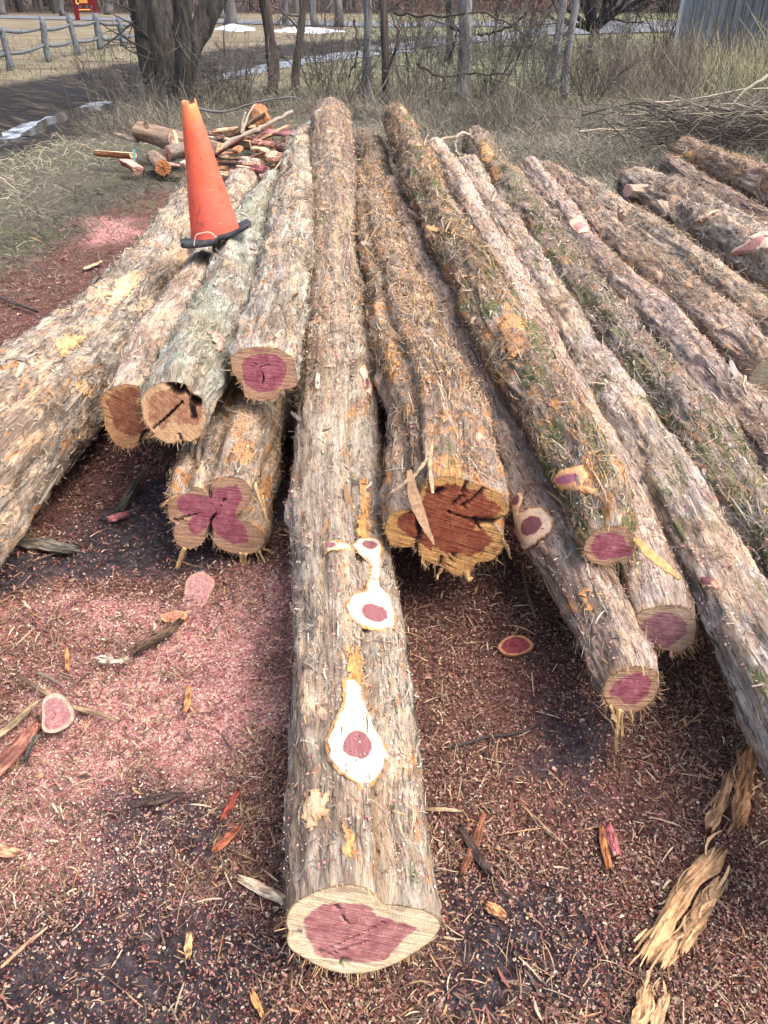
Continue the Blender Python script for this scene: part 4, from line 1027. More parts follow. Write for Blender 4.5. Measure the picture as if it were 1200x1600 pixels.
PINK = np.array([(.62, .33, .29), (.50, .22, .20), (.70, .44, .36), (.76, .58, .44), (.84, .72, .55), (.40, .12, .12), (.60, .37, .24)])
MIXC = np.array([(.46, .21, .18), (.30, .09, .08), (.17, .05, .045), (.62, .40, .28), (.70, .55, .40), (.42, .25, .14), (.09, .045, .04), (.23, .12, .08), (.55, .28, .25), (.05, .035, .035)])
def chips_ground(n):
    px = rng.uniform(-330, 1530, n); py = 330+(1900-330)*rng.random(n)**.80
    k = (1.6)/np.maximum(-(FW[2]+UP[2]*(800-py)/F), .02)
    x = k*(px-600)/F; y = k*(FW[1]+UP[1]*(800-py)/F)
    m = mask_at(x, y)
    cl = fbm(x*5, y*5, 0, 55, 4, .6)
    keep = rng.random(n) < (sstep(.30, .62, cl)*.65+.35+.6*m['saw'])*(1-.68*m['mud'])*np.clip(m['mulch'], .0, 1)
    x, y = x[keep], y[keep]; saw = m['saw'][keep]; mud = m['mud'][keep]; n = len(x)
    z = gh(x, y)+.003+rng.exponential(.004, n)
    dist = np.hypot(x, y); sc = np.clip(dist/2.0, .8, 2.0)
    L = (rng.gamma(2.2, .00105, n)*sc+.0008)*(1-.3*saw); W = (rng.gamma(2.2, .00058, n)*sc+.0005)*(1-.25*saw)
    big = rng.random(n) < .012; L = np.where(big, L*2.4, L); W = np.where(big, W*1.4, W)
    cs = PINK[rng.integers(0, len(PINK), n)]; cm = MIXC[rng.integers(0, len(MIXC), n)]
    C = np.where((rng.random(n) < saw*.8+.10)[:, None], cs, cm)*rng.uniform(.38, .98, (n, 1))*(1-.22*(1-saw[:, None]))
    g = Bag()
    flakes(g, np.stack([x, y, z], 1), np.tile([0, 0, 1.0], (n, 1)), L, W, C, rng.normal(0, .0012, n))
    g.build('wood_chips', M_CHIP, kind='stuff', label='pink and cream cedar wood chips scattered over the dark ground', cat='wood chips')
chips_ground(430000)
def fibres_ground(n):
    px = rng.uniform(-330, 1530, n); py = 330+(1900-330)*rng.random(n)**.85
    k = (1.6)/np.maximum(-(FW[2]+UP[2]*(800-py)/F), .02)
    x = k*(px-600)/F; y = k*(FW[1]+UP[1]*(800-py)/F)
    cl = fbm(x*2.5+9, y*2.5, 0, 58, 4, .6)
    keep = rng.random(n) < (sstep(.35, .62, cl)*.8+.2)*(1-.7*mask_at(x, y)['mud'])
    x, y = x[keep], y[keep]; n = len(x)
    ang = rng.uniform(0, math.pi, n)+0
    D = np.stack([np.cos(ang), np.sin(ang), rng.normal(0, .12, n)], 1)
    sc = np.clip(np.hypot(x, y)/2.0, .8, 2.0)
    L = rng.gamma(2, .013, n)*sc+.012; W = rng.gamma(2, .0009, n)*sc+.0008
    pal = np.array([(.20, .12, .08), (.12, .07, .05), (.32, .21, .13), (.42, .24, .12), (.07, .045, .035), (.50, .38, .26), (.26, .10, .07), (.16, .12, .09)])
    C = pal[rng.integers(0, len(pal), n)]*rng.uniform(.6, 1.15, (n, 1))
    g = Bag()
    g.ribbons(np.stack([x, y, gh(x, y)+.006+rng.exponential(.004, n)], 1), D, np.tile([0, 0, 1.0], (n, 1)), L, W,
              rng.normal(0, .002, n), rng.exponential(.003, n), rng.exponential(.003, n), C, K=4, curl=rng.normal(0, .0028, n)*sc)
    g.build('bark_shreds', M_STRIP, kind='stuff', label='thin brown bark shreds and fibres littering the mulch', cat='bark shreds')
fibres_ground(42000)
def chips_logs(total):
    g = Bag(); wts = []
    dust = {'1': .35, '2a': .5, '2b': .1, '3': .5, '4': .4, 'A': 1.1, 'E': .8, 'F': 1.6, 'H': 1.3, 'G': .8, 'I': 1.1, 'J': 1.3, 'K': 1.5, 'L': 1.2, 'P': .3, 'M': .8, 'N': .9, 'O1': .6, 'O2': 1.0, 'R': .5}
    for L in LOGS:
        dep = np.maximum((L['P']-CAM)@FW, 1)
        w = np.gradient(L['ss'])*L['rad']/dep**1.6
        n = int(total*w.sum()*dust[L['key']])
        ii = rng.choice(L['ns'], n, p=w/w.sum()); th = rng.uniform(.1, math.pi-.1, n)
        jj = (th/(2*math.pi)*L['nth']).astype(int) % L['nth']
        nn = L['N'][ii, jj]; cl = fbm(np.cos(th)*2, np.sin(th)*2, L['ss'][ii]*4, L['seed']+70, 4, .6)
        k = (nn[:, 2] > .25) & (rng.random(n) < sstep(.40, .62, cl)*.9+.1) & (L['ss'][ii] > .03)
        ii, jj, nn = ii[k], jj[k], nn[k]; n = len(ii)
        sc = np.clip(dep[ii]/2.0, .8, 2.4)
        P = L['V'][ii, jj]+nn*(.002+rng.exponential(.0018, n))[:, None]+L['T'][ii]*rng.uniform(-.008, .008, (n, 1))
        Ln = rng.gamma(2.4, .00085, n)*sc+.0008; Wd = rng.gamma(2.4, .00042, n)*sc+.0004
        C = PINK[rng.choice(len(PINK), n, p=[.24, .15, .22, .14, .09, .06, .10])]*rng.uniform(.5, 1.05, (n, 1))
        flakes(g, P, nn, Ln, Wd, C, rng.normal(0, .0012, n))
    g.build('log_top_chips', M_CHIP, kind='stuff', label='small pink and cream chips lying along the tops of the logs', cat='wood chips')
chips_logs(60000)

# ------------------------------------------------------------------ dry grass, straw and weeds
def blades(name, n, pxr, pyr, test, Lr, Wr, pal, up, label, cat, seed=0, lie=.0, hscale=1):
    px = rng.uniform(*pxr, n); py = rng.uniform(*pyr, n)
    k = (1.6)/np.maximum(-(FW[2]+UP[2]*(800-py)/F), .004)
    x = k*(px-600)/F; y = k*(FW[1]+UP[1]*(800-py)/F)
    keep = test(px, py, x, y); x, y = x[keep], y[keep]; n = len(x)
    dist = np.hypot(x, y)
    ang = rng.uniform(0, 2*math.pi, n)
    el = np.clip(rng.normal(up, .35, n), 0.02, 1.5)
    D = np.stack([np.cos(ang)*np.cos(el), np.sin(ang)*np.cos(el), np.sin(el)], 1)
    Nn = nrm(np.stack([np.cos(ang+1.6)*.3, np.sin(ang+1.6)*.3-.6, np.ones(n)*.6], 1)); Nn = nrm(Nn-D*np.sum(Nn*D, 1, keepdims=True))
    L = rng.gamma(4, Lr/4, n); W = Wr*np.maximum(dist, 3)*rng.uniform(.5, 1.5, n)
    pal = np.array(pal)*np.array([.90, .88, .84]); pn = fbm(x*.8, y*.8, 0, 91+seed, 3)
    C = pal[np.clip((pn-.3)*2.2*len(pal)+rng.normal(0, 1.3, n), 0, len(pal)-1).astype(int)]*rng.uniform(.65, 1.2, (n, 1))
    P = np.stack([x, y, gh(x, y)-.01], 1)+D*L[:, None]*.5
    g = Bag(); g.ribbons(P, D, Nn, L, W, np.zeros(n), -L*.25*rng.random(n), L*.08*rng.normal(0, 1, n), C, K=4, taper=.25, curl=L*.12*rng.normal(0, 1, n))
    g.build(name, M_GRASS, kind='stuff', label=label, cat=cat)
def off_track(x, y, m=.0):
    return (poly_sd(np.stack([x, y], 1), TRACK) < m+rng.normal(0, .12, len(x)))
STRAW = [(.05, .045, .036), (.115, .10, .075), (.18, .165, .12), (.28, .26, .185), (.14, .13, .10), (.40, .37, .28)]
def t_straw(px, py, x, y):
    v = poly_sd(np.stack([x, y], 1), MULCH)+.5*(fbm(x*3, y*3, 0, 77, 3)-.5)
    return (v < 1.3*rng.random(len(x))**2) & off_track(x, y) & (y < 18)
blades('dry_straw', 120000, (-250, 1450), (95, 500), t_straw, .10, .00052, STRAW, .20, 'flattened dead straw and leaf litter between the logs and the tree line', 'dead grass')
def t_green(px, py, x, y):
    return (fbm(x*1.1+4, y*1.1, 0, 33, 4) > .55) & (poly_sd(np.stack([x, y], 1), MULCH) < .1) & off_track(x, y)
def t_mid(px, py, x, y): return (poly_sd(np.stack([x, y], 1), MULCH) < .15) & (fbm(x*1.5, y*1.5, 0, 12, 3) > .36)
blades('matted_stems', 60000, (520, 1500), (165, 360), t_mid, .16, .00042, [(.06, .055, .05), (.10, .095, .08), (.16, .15, .12), (.26, .24, .19), (.36, .33, .26)], .35, 'matted grey dead stems behind the right half of the log row', 'dead stems', 9)
blades('green_tufts', 30000, (-100, 1400), (120, 400), t_green, .06, .00040, [(.10, .15, .04), (.16, .21, .07), (.20, .22, .09)], .6, 'small green grass tufts showing through the dead straw', 'grass', 3)
def t_lawn(px, py, x, y): return (y > 14) & (y < 40) & off_track(x, y) & (rng.random(len(x)) < .9)
blades('tall_dry_grass', 26000, (-250, 1450), (60, 190), t_lawn, .13, .00040, [(.15, .14, .085), (.22, .21, .13), (.15, .17, .09), (.30, .29, .19), (.10, .12, .065)], .9, 'yellowish uncut grass beyond the tree line', 'grass', 5)
def t_weed(px, py, x, y): return (x > 4.5+1.2*rng.normal(0, 1, len(x))) & (y > 11.5) & (y < 22)
blades('weeds', 24000, (880, 1500), (70, 160), t_weed, .5, .00045, [(.12, .095, .08), (.17, .135, .115), (.09, .07, .06), (.26, .22, .16), (.30, .29, .18)], 1.15, 'tall brown dead weeds in front of the grey barn', 'weeds', 6)
def t_weed2(px, py, x, y): return (fbm(x*.9, y*.5, 0, 44, 3) > .44) & (y > 10.5) & (y < 17.5) & off_track(x, y, -.2)
blades('undergrowth', 34000, (-50, 1200), (95, 215), t_weed2, .30, .00032, [(.07, .062, .055), (.12, .108, .09), (.19, .17, .14), (.32, .29, .23)], .8, 'thin dead stems and brambles along the foot of the trees', 'undergrowth', 7)

# ------------------------------------------------------------------ water, snow, roads
def sheet(name, pts, z, mat, kind='structure', bumpy=0.0, label=None, cat=None, dome=0.0, n=26):
    poly = gpoly(pts); lo, hi = poly.min(0), poly.max(0)
    # sample along a fine outline, wobble it, fan from rings
    c = poly.mean(0)
    seg = []
    for a_, b_ in zip(poly, np.roll(poly, -1, 0)):
        for t in np.linspace(0, 1, 7)[:-1]: seg.append(a_+(b_-a_)*t)
    seg = np.array(seg); m = len(seg)
    L_ = np.linalg.norm(hi-lo)
    seg = seg+(np.stack([fbm(seg[:, 0]*4, seg[:, 1]*4, 0, 61, 3), fbm(seg[:, 0]*4, seg[:, 1]*4, 9, 62, 3)], 1)-.5)*min(.4, L_*.05)*bumpy
    bm_ = bpy.data.meshes.new(name)
    import bmesh
    B = bmesh.new(); vs = [B.verts.new((p[0], p[1], z)) for p in seg]
    B.faces.new(vs); bmesh.ops.triangulate(B, faces=B.faces[:])
    if dome:
        bmesh.ops.subdivide_edges(B, edges=B.edges[:], cuts=3, use_grid_fill=True)
        for v in B.verts:
            d = float(poly_sd(np.array([[v.co.x, v.co.y]]), seg)[0]); v.co.z = z-.03+dome*min(max(d, 0)/.7, 1)**.6*(.7+.6*float(fbm(v.co.x*3, v.co.y*3, 0, 4, 3)))
    bmesh.ops.recalc_face_normals(B, faces=B.faces[:])
    if B.faces and sum(f.normal.z for f in B.faces) < 0: bmesh.ops.reverse_faces(B, faces=B.faces[:])
    B.to_mesh(bm_); B.free(); bm_.materials.append(mat)
    return link(name, bm_, None, label, cat, None, kind)
wm, nt, b = newmat('puddle_water', .06); b.inputs['Base Color'].default_value = (.05, .045, .035, 1); b.inputs['Specular IOR Level'].default_value = .5
g_ = NT(nt); g_.l(g_.bump(g_.noise(g_.pos(), 9, 3, .6), .12, .01), b.inputs['Normal'])
sheet('puddle', [(30, 204), (65, 182), (95, 168), (140, 158), (158, 172), (150, 190), (118, 204), (80, 208)], -.060, wm, bumpy=1)
sheet('puddle', [(-120, 232), (-20, 210), (40, 208), (75, 212), (50, 228), (0, 242), (-90, 262)], -.060, wm, bumpy=1)
sm, nt, b = newmat('wet_ice', .35); g_ = NT(nt)
nn_ = g_.noise(g_.pos(), 5, 5, .7); g_.l(g_.ramp(nn_, [(.40, (.05, .05, .055)), (.5, (.22, .24, .28)), (.62, (.42, .46, .52))]), b.inputs['Base Color'])
g_.l(g_.bump(nn_, .5, .03), b.inputs['Normal'])
sheet('ice', [(-60, 212), (0, 190), (60, 170), (120, 152), (170, 150), (165, 185), (110, 212), (50, 225), (-40, 240)], -.080, sm, bumpy=1.5)
sheet('ice', [(326, 124), (370, 110), (410, 101), (460, 93), (520, 84), (590, 79), (650, 74), (652, 81), (600, 86), (540, 92), (480, 100), (430, 108), (380, 119), (335, 128)], .01, sm, bumpy=1.5)
snm, nt, b = newmat('snow', .6); b.inputs['Base Color'].default_value = (.60, .63, .68, 1); g_ = NT(nt)
g_.l(g_.bump(g_.noise(g_.pos(), 6, 5, .7), .6, .05), b.inputs['Normal'])
sheet('snow', [(332, 46), (345, 42), (358, 39), (368, 38.5), (382, 42), (398, 44), (400, 47.5), (370, 49)], .0, snm, dome=.16, bumpy=2)
sheet('snow', [(420, 49), (450, 43), (480, 44), (520, 47), (542, 49), (500, 52), (450, 51)], .0, snm, dome=.13, bumpy=2)
rm, nt, b = newmat('road_asphalt', .7); g_ = NT(nt)
g_.l(g_.ramp(g_.noise(g_.pos(), 1.2, 6, .7), [(.35, (.11, .12, .135)), (.7, (.18, .19, .205))]), b.inputs['Base Color'])
sheet('road', [(-900, 20), (-200, 23), (0, 24.5), (300, 30), (600, 36), (1000, 34), (1500, 30), (1500, 34), (1000, 40), (600, 43), (300, 36), (0, 29), (-200, 27), (-900, 25)], .03, rm)
sheet('driveway', [(560, 76), (660, 64), (760, 56), (860, 44), (1000, 40), (1300, 38), (1300, 48), (1060, 50), (860, 56), (760, 66), (660, 76), (590, 82)], .034, rm)

# ------------------------------------------------------------------ trees
def treebark(name, lo, hi, sc=(18, 18, 4)):
    m, nt, b = newmat(name, .9); g = NT(nt)
    n = g.noise(g.mapping(g.pos(), sc), 1, 7, .68, .4); n2 = g.noise(g.pos(), 45, 4, .7)
    c = g.ramp(n, [(.3, lo), (.7, hi)]); c = g.mix(.35, c, g.ramp(n2, [(.3, .25), (.7, 1.2)]), 'MULTIPLY')
    g.l(c, b.inputs['Base Color']); g.l(g.bump(n, 1.0, .05), b.inputs['Normal']); return m
TB_DARK = treebark('bark_dark_tree', (.014, .013, .013), (.15, .135, .12), (12, 12, 2.4))
TB_GREY = treebark('bark_grey_cedar', (.10, .10, .105), (.46, .45, .44), (34, 34, 2.0))
TB_RUST = treebark('bark_rusty_trunk', (.04, .033, .03), (.19, .15, .125), (26, 26, 3))
TB_WOOD = treebark('bark_far_tree', (.07, .065, .065), (.24, .225, .22), (6, 6, 1))
def branch(g, p, d, L, r, depth_, col=(.1, .09, .08), droop=0.0, spread=.6, kids=3, sides=5, crook=.18):
    n = max(4, int(5+L*1.2)); pts = [np.array(p, float)]; d = nrm(np.array(d, float))
    for i in range(n-1):
        d = nrm(d+rng.normal(0, crook, 3)+np.array([0, 0, -droop]))
        pts.append(pts[-1]+d*L/(n-1))
    pts = np.array(pts); g.tube(pts, np.linspace(r, r*.35, n), col, sides, False)
    if depth_ <= 0: return
    for k in range(kids):
        t = rng.uniform(.25, .98); i = min(int(t*(n-1)), n-2)
        dd = nrm(nrm(pts[i+1]-pts[i])+rng.normal(0, spread, 3))
        branch(g, pts[i], dd, L*rng.uniform(.4, .65), max(r*(1-t*.6)*.5, .004), depth_-1, col, droop, spread, kids, max(3, sides-1), crook)
def trunk_tree(name, base, top, hw0, hw1, height, mat, label, cat='tree', crown=14, blen=1.6, group=None, twmat=None, sides=14, lump=.22, z0=.9, flare=1.25):
    P0 = at_z(base[0], base[1], -.05); dep = depth(P0)
    r0 = hw0/F*dep; P1 = at_y(top[0], top[1], P0[1])
    d = (P1-P0)/max(P1[2]-P0[2], .3)
    root = empty(name, (P0[0], P0[1], 0), label, cat, group)
    n = 26; t = np.linspace(0, 1, n)
    pts = P0+d[None]*(t*height)[:, None]+np.stack([.06*np.sin(t*7+base[0]), .06*np.cos(t*5+base[0]), 0*t], 1)*(t[:, None] > 0)*height/5
    tt = (P1[2]-P0[2])/height; r1 = hw1/F*dep
    rr = np.interp(t, [0, tt*.12, tt, 1], [r0*flare, r0, r1, r1*.45])
    g = Bag(); g.tube(pts, rr, (.2, .2, .2), sides, True, lump, int(base[0]))
    g.build('trunk', mat, root, smooth=True)
    if crown:
        g = Bag()
        for k in range(crown):
            q = rng.uniform(z0/height, 1); i = min(int(q*(n-1)), n-1); a_ = rng.uniform(0, 6.28)
            branch(g, pts[i], (math.cos(a_), math.sin(a_), rng.uniform(-.1, .7)), blen*rng.uniform(.5, 1.1), max(rr[i]*.3, .008), 2, (.13, .115, .10), kids=3)
        g.build('branches', twmat or M_TWIG, root)
    return root
# the big many-stemmed tree on the left
bt = at_z(272, 168, -.05); root = empty('old_tree', (bt[0], bt[1], 0), 'massive dark old tree dividing into several thick stems behind the cone', 'tree')
stems = [((262, 163), (214, 0), 9, 12, -.1), ((268, 168), (240, 0), 11, 16, .15), ((281, 172), (284, 0), 14, 15, -.15), ((288, 165), (334, 0), 13, 18, .1), ((275, 160), (262, -5), 12, 14, .4), ((262, 160), (226, -8), 7, 8, .5)]
for k, (b0, t0, w0, w1, dy) in enumerate(stems):
    P0 = at_z(*b0, -.08)*[1, 0, 1]+np.array([0, bt[1]+dy*.5, 0]); P1 = at_y(t0[0], t0[1], bt[1]+dy*2.2); dep = depth(P0)
    n = 40; t = np.linspace(0, 1, n)
    full = P0+(P1-P0)*4.2; mid = P0+(P1-P0)*.45+np.array([(-.10 if k in (0, 1) else .06 if k == 2 else -.13 if k == 3 else 0), 0, 0])
    tt = t*4.2
    pts = np.where((tt < 1)[:, None], (1-tt[:, None])**2*P0+2*(1-tt[:, None])*tt[:, None]*mid+tt[:, None]**2*P1, P1+(P1-mid)*2*(tt[:, None]-1)*.55)
    rr = np.interp(tt, [0, .12, .5, 1, 4.2], [w0*1.25, w0, (w0+w1)/2*.92, w1*.9, w1*.25])/F*dep
    g = Bag(); g.tube(pts, rr, (.1, .1, .1), 22, True, .3, 10+k); g.build('trunk', TB_DARK, root, smooth=True)
    g = Bag()
    for q in range(5):
        i = rng.integers(18, n-1); a_ = rng.uniform(0, 6.28)
        branch(g, pts[i], (math.cos(a_), math.sin(a_), .4), 2.2, rr[i]*.4, 2, (.07, .06, .055))
    g.build('branches', M_TWIG, root)
g = Bag()
for (x0, y0, x1, y1) in [(225, 30, 165, 45), (232, 60, 200, 25), (225, 20, 172, 8), (240, 95, 205, 75), (238, 85, 180, 40)]:
    a_ = at_y(x0, y0, bt[1]-.2); c_ = at_y(x1, y1, bt[1]-.6); branch(g, a_, c_-a_, np.linalg.norm(c_-a_)*1.3, .02, 2, (.06, .055, .05), spread=.5)
g.build('low_branches', M_TWIG, root)

trunk_tree('bare_tree', (422, 153), (411, 0), 8, 8, 6, TB_RUST, 'slim brown trunk, first upright right of the massive old tree', crown=10)
trunk_tree('bare_tree', (464, 145), (470, 0), 6.5, 5.5, 6, TB_RUST, 'dark thin trunk entwined with vines, second right of the massive old tree', crown=12)
trunk_tree('dead_cedar', (577, 166), (569, 0), 7, 5.5, 4.5, TB_GREY, 'slim pale grey dead trunk beside the broken rusty stem', crown=5, blen=1)
trunk_tree('broken_trunk', (598, 168), (601, 0), 6.5, 5, 3.8, TB_RUST, 'rusty brown broken stem with a shaggy base, just right of a slim pale trunk', crown=4, blen=.9)
trunk_tree('dead_cedar', (717, 162), (725, 0), 11.5, 9.5, 5, TB_GREY, 'thickest silver grey dead trunk, standing alone above the pile', crown=4, blen=1.2)
trunk_tree('bare_tree', (700, 100), (706, 0), 5.5, 5.5, 7, TB_DARK, 'dark trunk half hidden behind the thickest silver trunk', crown=12)
trunk_tree('dead_cedar', (866, 145), (876, 0), 8, 5.5, 4.6, TB_GREY, 'left one of the paired grey dead trunks at the right', crown=5, blen=1)
trunk_tree('dead_cedar', (884, 160), (900, 0), 6, 5, 4.6, TB_GREY, 'right one of the paired grey dead trunks, leaning outward', crown=3, blen=.9)
trunk_tree('fence_stake', (437, 132), (434, 100), 2.6, 2.2, .75, TB_DARK, 'short dark wooden stake between two thin trunks', 'stake', crown=0)
trunk_tree('wire_stake', (352, 122), (351, 65), 1.5, 1.2, 1.1, TB_DARK, 'thin dark stake standing on the snowy track right of the old tree', 'stake', crown=0)
# little spreading tree on the lawn
def small_tree(base, forks, hw, label, reach=1.5, nb=9):
    P0 = at_z(*base, -.05); dep = depth(P0); r = hw/F*dep; root = empty('small_tree', (P0[0], P0[1], 0), label, 'tree')
    P1 = at_y(base[0]+2, forks, P0[1]); g = Bag(); t = np.linspace(0, 1, 9)[:, None]
    g.tube(P0+(P1-P0)*t, np.linspace(r*1.25, r*.85, 9), (.1, .1, .1), 12, True, .25, 3); g.build('trunk', TB_DARK, root, smooth=True)
    g = Bag()
    for k in range(nb):
        a_ = k/nb*6.28+rng.uniform(-.3, .3)
        branch(g, P1-[0, 0, .05], (math.cos(a_), math.sin(a_)*.7, rng.uniform(.45, 1.3)), reach*rng.uniform(.8, 1.3), r*.5, 3, (.045, .04, .04), spread=.55, kids=4, crook=.14)
    g.build('branches', M_TWIG, root)
small_tree((926, 92), 45, 9, 'small dark spreading tree on the lawn, left of the bushes by the barn', 2.3, 10)
# shrubs
def shrub(name, base, n, hgt, wid, col, label, leaf=None, cat='shrub', r=.012, dep_kids=2, nleaf=0, lean=0):
    P0 = at_z(*base, 0); root = empty(name, (P0[0], P0[1], 0), label, cat)
    g = Bag()
    for k in range(n):
        a_ = rng.uniform(0, 6.28); s_ = wid*rng.uniform(.1, 1)
        p = P0+np.array([math.cos(a_)*wid*.25*rng.random(), math.sin(a_)*wid*.25*rng.random(), -.03])
        branch(g, p, (math.cos(a_)*s_/hgt+lean, math.sin(a_)*s_/hgt, 1), hgt*rng.uniform(.5, 1.15), r*rng.uniform(.5, 1.2), dep_kids, np.array(col)*rng.uniform(.6, 1.3), .02, .5, 3, 4, .12)
    g.build('stems', M_TWIG, root)
    if nleaf:
        V = np.vstack(g.V); q = V[rng.integers(0, len(V), nleaf)]; q = q[q[:, 2] > root.location.z+.3] if len(q) else q
        G2 = Bag(); m = len(q); Cc = np.array(leaf)*rng.uniform(.5, 1.3, (m, 1))
        flakes(G2, q+rng.normal(0, .06, (m, 3)), rng.normal(size=(m, 3)), rng.uniform(.025, .05, m), rng.uniform(.012, .025, m), Cc, rng.normal(0, .012, m))
        G2.build('leaves', M_GRASS, root)
shrub('bare_shrub', (1035, 72), 46, 2.4, 1.6, (.07, .055, .05), 'dense dark bare bush against the left edge of the barn', lean=-.1)
shrub('bare_shrub', (975, 73), 22, 1.3, .6, (.09, .075, .065), 'small upright bare bush between the spreading tree and the dark bush', r=.01)
shrub('leafy_shrub', (645, 74), 16, 2.6, 1.8, (.10, .075, .07), 'bush keeping rusty leaves, left of the thickest silver trunk', (.26, .12, .06), nleaf=900)
shrub('leafy_shrub', (820, 74), 20, 2.8, 2.2, (.09, .07, .065), 'bush keeping rusty leaves, left of the paired grey trunks', (.28, .12, .06), nleaf=1500)
shrub('leafy_shrub', (770, 84), 14, 2.2, 1.4, (.08, .065, .06), 'dark bush of bare twigs and a few leaves right of the thickest silver trunk', (.22, .11, .06), nleaf=300)
BR = [((190, 165), 16, .8, .8, 'pale dry weed bush at the track edge left of the old tree'), ((150, 150), 12, .8, .7, 'wispy dry stems beside the upper puddle'), ((225, 175), 14, .6, .7, 'tangle of dry stems at the left foot of the old tree'),
      ((330, 165), 18, .9, .9, 'tangled dry brush at the right foot of the old tree'), ((380, 168), 18, .8, .9, 'tangled brush behind the split wood heap'), ((505, 150), 20, 1.0, 1.0, 'brambles between the vine-clad trunk and the slim pale trunk'),
      ((540, 165), 16, .7, .9, 'low brambles left of the slim pale trunk'), ((640, 150), 22, 1.3, 1.2, 'arching bramble right of the broken rusty stem'), ((675, 165), 18, 1.0, 1.0, 'bramble tangle just left of the thickest silver trunk'),
      ((760, 155), 22, 1.1, 1.2, 'bramble tangle just right of the thickest silver trunk'), ((805, 165), 20, 1.0, 1.1, 'grey brush halfway between the thick trunk and the paired trunks'), ((845, 150), 18, 1.0, .9, 'brush at the left foot of the paired trunks'),
      ((920, 165), 18, .7, 1.0, 'low dry brush right of the paired trunks'), ((960, 130), 16, .9, .9, 'straggly weeds below the spreading tree')]
for k, (bp, n, h_, w_, lb) in enumerate(BR):
    if bp[0] > 330: h_ *= 1.5; n = int(n*1.4)
    shrub('bramble', bp, n, h_, w_, (.15, .135, .12) if k % 3 else (.09, .08, .07), lb, cat='bramble', r=.007)
# vines climbing between trunks
for (pts, lb) in [([(600, 130), (622, 60), (612, 20), (640, -10)], 'dark vine looping up beside the broken rusty stem'), ([(695, 140), (700, 100), (712, 60), (706, 10)], 'dark vine on the left side of the thickest silver trunk'),
                  ([(618, 20), (680, 25), (760, 22), (830, 60)], 'long thin vine sagging across between the grey trunks'), ([(650, 100), (690, 120), (730, 115), (800, 116)], 'low horizontal vine passing the thickest silver trunk'),
                  ([(745, 55), (800, 40), (835, 5)], 'thin branch slanting up left of the paired trunks'), ([(553, 30), (560, 80), (545, 120)], 'thin vine left of the slim pale trunk')]:
    P = catmull(np.array([at_y(x, y, 14.2+rng.uniform(-.3, .3)) for x, y in pts]), 24); P = P+rng.normal(0, .012, P.shape)
    g = Bag(); g.tube(P, np.linspace(.022, .010, 24), (.075, .06, .05), 6, True)
    g.build('vine', M_TWIG, label=lb, cat='vine')

# trees by the road and the wood behind
for (x, y, hw, lb) in [(360, 41, 9, 'thick bluish trunk by the roadside snow, left one'), (345, 30, 7, 'pale trunk beyond the road, behind the old tree'), (446, 40, 5, 'roadside trunk between the two thin near trunks'), (494, 44, 6, 'roadside trunk with a turquoise cloth tied near it'),
                   (530, 44, 7, 'greyish roadside trunk left of the slim pale trunk'), (99, 26, 4, 'pale trunk standing just left of the red sign'), (5, 24, 6, 'pale roadside trunk in the top left corner'), (170, 24, 7, 'broad pale trunk right of the red sign')]:
    trunk_tree('roadside_tree', (x, y), (x-3, 0), hw, hw*.9, 9, TB_WOOD, lb, crown=16, blen=2.5, z0=3.2, lump=.12)
g = Bag()
for k in range(230):
    y = rng.uniform(66, 98); x = rng.uniform(-60, 60); h_ = rng.uniform(14, 23); r = rng.uniform(.1, .35)
    P = np.array([(x, y, -.1), (x+rng.normal(0, .1), y, h_*.5), (x+rng.normal(0, .3), y, h_)]); c_ = rng.choice([.06, .10, .17])*rng.uniform(.7, 1.3)
    g.tube(P, [r, r*.8, r*.4], (c_*1.05, c_*.95, c_*.92), 6, False)
n = 46000
x = rng.uniform(-65, 65, n); y = rng.uniform(64, 96, n); z = np.where(rng.random(n) < .5, rng.gamma(2.2, 1.5, n), rng.uniform(1, 21, n))
D = rng.normal(0, .5, (n, 3))+[0, 0, 1.0]; Lb = rng.uniform(.8, 3, n)
C = np.array([(.10, .08, .075), (.15, .12, .11), (.20, .16, .15), (.06, .05, .05), (.24, .12, .08)])[rng.integers(0, 5, n)]*rng.uniform(.7, 1.2, (n, 1))
g.ribbons(np.stack([x, y, z], 1), D, np.tile([0, -1.0, .1], (n, 1)), Lb, rng.uniform(.02, .07, n), np.zeros(n), rng.normal(0, .2, n), rng.normal(0, .2, n), C, K=4, curl=rng.normal(0, .2, n))
g.build('far_woods', M_GRASS, kind='stuff', label='bare brown woods lining the far side of the road', cat='woods')

# ------------------------------------------------------------------ split-rail fence
posts = [((17, 110), (1, 42)), ((76, 97), (64, 25)), ((122, 86), (107, 22)), ((157, 77), (148, 20)), ((193, 72), (184, 24)), ((217, 66), (210, 30))]
P0 = at_z(76, 97, 0); TB_RAIL = treebark('bark_rail', (.05, .055, .06), (.27, .30, .33), (22, 22, 9))
root = empty('rail_fence', (P0[0], P0[1], 0), 'old grey split-rail fence running along the field at the upper left', 'fence')
PB = []
for (b0, t0) in posts:
    a_ = at_z(*b0, 0); t_ = at_y(t0[0], t0[1], a_[1]); t_[2] = min(t_[2], 1.35); PB.append(a_)
    g = Bag(); w = 5.0/F*depth(a_); t = np.linspace(-.05, 1, 7)[:, None]
    g.tube(a_+(t_-a_)*t, np.array([1.1, 1, 1, .95, 1, .95, .8])*w*1.0, (.30, .32, .34), 8, True, .25, int(b0[0])); g.build('post', TB_RAIL, root, smooth=True)
rails = [[(0, 47), (62, 45), (109, 38), (149, 33), (185, 37), (211, 36)], [(6, 84), (70, 70), (113, 64), (153, 59), (189, 57), (214, 52)]]
